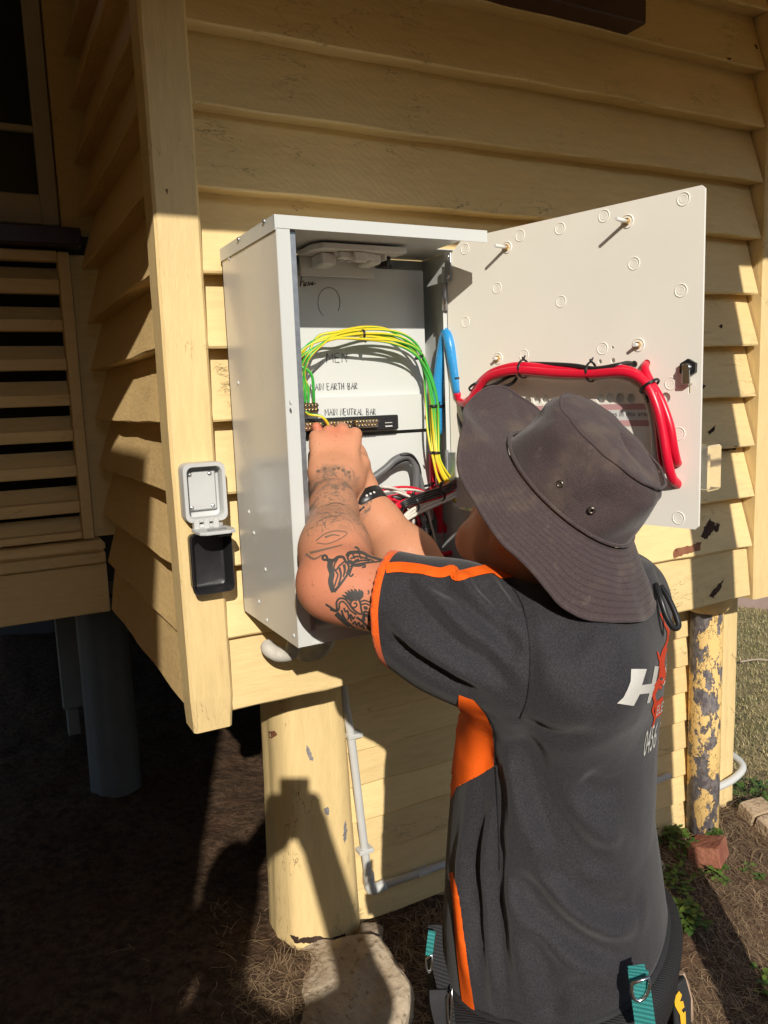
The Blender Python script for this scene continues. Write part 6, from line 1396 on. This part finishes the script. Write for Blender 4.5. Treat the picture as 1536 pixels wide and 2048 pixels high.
def weed(px, py, n_, spread, hgt, lsz, seed, lb):
    c = on_ground(px, py); r = random.Random(seed); e = empty('weed', c); tag(e, lb, 'weed', 'weeds by the iron post'); fo = MB(); ti = []; st_ = MB()
    for i in range(n_):
        a = r.uniform(0, 6.28); rr = spread * math.sqrt(r.random()); top = c + Vector((rr * math.cos(a), rr * math.sin(a), hgt * r.uniform(.35, 1) * (1 - .5 * rr / spread))); top.z += gz(top.x, top.y) - c.z
        b0 = c + (top - c) * .25; b0.z = gz(b0.x, b0.y); st_.tube([b0, (b0 + top) / 2 + Vector((r.uniform(-.004, .004), r.uniform(-.004, .004), .004)), top], .0010, 4)
        for k in range(3):
            aa = r.uniform(0, 6.28); leaf_shape(fo, top, (math.cos(aa), math.sin(aa), r.uniform(-.1, .5)), lsz * r.uniform(.6, 1.25), lsz * r.uniform(.45, .7), Vector((0, 0, 1)), ti, r.random())
    o = fo.build('foliage', MAT['weed'], e); attr(o, 'tint', ti); st_.build('stem', MAT['weed'], e).data; attr(e.children[-1], 'tint', [.3] * len(e.children[-1].data.vertices))
weed(1335, 1690, 46, .085, .055, .022, 1, 'spreading grassy weed against the tan footing stone'); weed(1350, 1765, 22, .06, .04, .020, 2, 'low weed just left of the red brick'); weed(1378, 1850, 20, .045, .05, .030, 3, 'broad leaved weed alone on the bare soil below the brick')
weed(1432, 1688, 10, .02, .05, .022, 4, 'small green sprout at the foot of the iron post'); weed(1425, 1752, 20, .05, .04, .022, 5, 'dark leafy weed in front of the red brick'); weed(1505, 1748, 8, .03, .03, .018, 6, 'tiny weed in shade right of the red brick'); weed(1500, 1595, 60, .14, .06, .022, 7, 'bright green clump beside the lawn side stump'); weed(1540, 1980, 12, .05, .04, .025, 8, 'dark weed at the right edge of the picture')
# dry straw litter
def blades(name, n_, region, ln, wd, flat, seed, mat, dens=None):
    r = np.random.RandomState(seed); P = []; T = []; F = []; cnt = 0
    X = r.uniform(region[0], region[1], n_ * 3); Y = r.uniform(region[2], region[3], n_ * 3)
    if dens is not None: m_ = r.rand(len(X)) < dens(X, Y); X, Y = X[m_], Y[m_]
    X, Y = X[:n_], Y[:n_]; n_ = len(X); Z = ground_z(X, Y); A = r.uniform(0, 2 * np.pi, n_); L = ln * r.uniform(.4, 1.6, n_); pit = r.uniform(flat[0], flat[1], n_); cv = r.uniform(-1.2, 1.2, n_); W_ = wd * r.uniform(.6, 1.3, n_); tint = r.rand(n_)
    pts = []; x, y, z = X.copy(), Y.copy(), Z + r.uniform(0, .006, n_); ang = A.copy(); pp_ = pit.copy()
    for k in range(5):
        pts.append(np.stack([x, y, z], 1)); s_ = L / 4; x = x + s_ * np.cos(ang) * np.cos(pp_); y = y + s_ * np.sin(ang) * np.cos(pp_); z = z + s_ * np.sin(pp_); ang = ang + cv * .35; pp_ = pp_ - .22 * np.sign(flat[1] + .01) * (k > 0); z = np.maximum(z, ground_z(x, y) + .001)
    sd_ = np.stack([-np.sin(A), np.cos(A), np.zeros(n_)], 1); V = []; wk = [1, 1, .85, .6, .15]
    for k in range(5): V.append(pts[k] + sd_ * (W_ * wk[k] / 2)[:, None]); V.append(pts[k] - sd_ * (W_ * wk[k] / 2)[:, None])
    V = np.stack(V, 1).reshape(-1, 3); b = (np.arange(n_) * 10)[:, None]; F = np.concatenate([b + np.array([2 * k, 2 * k + 1, 2 * k + 3, 2 * k + 2]) for k in range(4)])
    o = np_mesh(name, V, F, mat); attr(o, 'tint', np.repeat(tint, 10)); tag(o, kind='stuff'); return o
tag(blades('dry_straw', 24000, (-.1, 2.3, -.75, .55), .042, .0017, (-.1, .5), 5, MAT['straw'], lambda x, y: np.clip(.25 + .9 * (fbm(np.stack([x, y], 1) * 5, 77) + .25), .05, 1) * (1 - .95 * (x < .1)) * (1 - .8 * ((y > .25) & (x < 1.7)))), 'dry straw litter over the brown soil', 'straw')
tag(blades('lawn_grass', 150000, (1.95, 5.5, .2, 5.0), .018, .0026, (.3, 1.3), 6, MAT['grass'], lambda x, y: ((x + .35 * y) > 2.25) * np.clip(1.6 / (.3 + .35 * np.hypot(x - 2, y - .5)), .12, 1)), 'dry yellow green lawn right of the house', 'lawn')
for k, (a, b) in enumerate((((1480, 1290), (1536, 1275)), ((1510, 1300), (1540, 1290)))):
    q0, q1 = on_ground(*a), on_ground(*b)
    if k == 0: tag(MB().tube(spline([q0 + Vector((0, 0, .03)), q0.lerp(q1, .5) + Vector((.02, 0, .035)), q1 + Vector((0, 0, .03))], 6), .006, 7).build('fallen_stick', simple('pale_dead_wood', (0.34, 0.27, 0.20), 0.8, 0.2, 30)), 'pale fallen stick lying on the lawn', 'stick')
# far edge of the lawn: sleeper edging and hedge
f0 = atz(1480, 1207, .22); f1 = atz(1560, 1212, .22); dv = (f1 - f0).normalized(); mid = f0.lerp(f1, .5); az = math.atan2(dv.y, dv.x)
mm = Matrix.Translation(mid) @ Matrix.Rotation(az, 4, 'Z')
tag(MB().box(-3, 3, -.06, .06, -.05, .12, .01, mat=mm).build('garden_edging', simple('pinkish_sleeper', (0.30, 0.22, 0.19), 0.85, 0.2, 8)), 'pinkish timber edging at the far side of the lawn', 'edging')
hm_ = MB(); ti = []; r = random.Random(5); hc = mid + Vector((-dv.y, dv.x, 0)) * (1.0 if Vector((-dv.y, dv.x, 0)).dot(Vector((RC[2][0], RC[2][1], 0))) > 0 else -1.0)
for i in range(5000):
    u = r.uniform(-3, 3); v = r.gauss(0, .35); zc_ = .2 + abs(r.gauss(0, .7)); b_ = hc + dv * u + Vector((-dv.y, dv.x, 0)) * v; b_.z = zc_
    leaf_shape(hm_, b_, (r.uniform(-1, 1), r.uniform(-1, 1), r.uniform(-.6, .6)), .10, .05, Vector((0, 0, 1)), ti, r.random() * .5)
he = empty('hedge', hc); tag(he, 'dark green hedge beyond the lawn edging', 'hedge'); o = hm_.build('foliage', MAT['weed'], he); attr(o, 'tint', ti); tag(o, kind='stuff')
stm = MB()
for k in range(8): bq = hc + dv * (-2.6 + .75 * k); stm.cyl((bq.x, bq.y, .15), (bq.x + .05, bq.y, 1.1), .025, .012, 7)
tag(stm.build('stem', simple('hedge_stem', (0.08, 0.06, 0.04), 0.9), he), kind='stuff')

# bare and peeled patches on the boards at the right
deps = bpy.context.evaluated_depsgraph_get(); VV = []; FF = []
for o in fw.children:
    if o.name.startswith('weatherboard') and o.data.vertices[0].co.x < 1.0:
        k0 = len(VV); VV += [tuple(v.co) for v in o.data.vertices]; FF += [tuple(i + k0 for i in p_.vertices) for p_ in o.data.polygons]
wb = BVHTree.FromPolygons(VV, FF)
MAT['bare_red'] = m_conc('bare_red_timber', (0.22, 0.085, 0.045), (0.30, 0.14, 0.08), (0.12, 0.05, 0.03)); MAT['bare_dark'] = m_conc('bare_dark_timber', (0.045, 0.028, 0.022), (0.075, 0.045, 0.035), (0.02, 0.014, 0.012))
def ragged(poly, seed, amt=2.2):
    r = random.Random(seed); out = []
    for i in range(len(poly)):
        a, b = poly[i], poly[(i + 1) % len(poly)]; n_ = max(2, int(math.hypot(b[0] - a[0], b[1] - a[1]) / 4))
        for k in range(n_): t = k / n_; out.append((a[0] + (b[0] - a[0]) * t + r.uniform(-amt, amt), a[1] + (b[1] - a[1]) * t + r.uniform(-amt, amt)))
    return out
for i, (poly, mt) in enumerate((([(1345, 1104), (1352, 1097), (1378, 1091), (1402, 1083), (1400, 1100), (1372, 1108), (1346, 1117)], 'bare_red'), ([(1402, 1072), (1410, 1052), (1419, 1038), (1431, 1048), (1426, 1064), (1410, 1079)], 'bare_dark'), ([(1424, 1058), (1434, 1046), (1440, 1050), (1433, 1066)], 'bare_dark'), ([(1418, 1192), (1436, 1168), (1446, 1160), (1442, 1174), (1426, 1197)], 'bare_dark'), ([(1415, 866), (1425, 858), (1432, 850), (1430, 858), (1418, 870)], 'bare_dark'), ([(1420, 900), (1450, 897), (1475, 892), (1470, 898), (1440, 903)], 'bare_dark'), ([(1436, 652), (1446, 648), (1444, 656)], 'bare_dark'), ([(1402, 770), (1412, 772), (1408, 778), (1402, 776)], 'bare_dark'), ([(1508, 86), (1516, 92), (1522, 103), (1514, 100)], 'bare_dark'), ([(1450, 112), (1462, 118), (1456, 122)], 'bare_dark'))):
    decal('bare_patch', [ragged(poly, i, 1.6)], wb, MAT[mt], fw, .0007, 8)

sb_ = BVHTree.FromPolygons([tuple(v.co) for v in STUMP.data.vertices], [tuple(p_.vertices) for p_ in STUMP.data.polygons])
MAT['bare_grey'] = m_conc('weathered_grey_timber', (0.20, 0.19, 0.20), (0.30, 0.28, 0.28), (0.12, 0.10, 0.10))
for i, (poly, mt) in enumerate((([(612, 1490), (620, 1498), (627, 1520), (619, 1520), (613, 1506)], 'bare_grey'), ([(648, 1617), (656, 1613), (658, 1630), (651, 1629)], 'bare_grey'), ([(536, 1463), (548, 1462), (556, 1470), (545, 1478), (538, 1476)], 'bare_red'), ([(580, 1868), (600, 1876), (640, 1872), (660, 1878), (690, 1866), (690, 1876), (640, 1886), (590, 1886)], 'bare_dark'), ([(690, 1640), (694, 1660), (690, 1690), (686, 1670)], 'bare_grey'))):
    decal('bare_patch', [ragged(poly, 50 + i, 1.4)], sb_, MAT[mt], STUMP, .0008, 6)
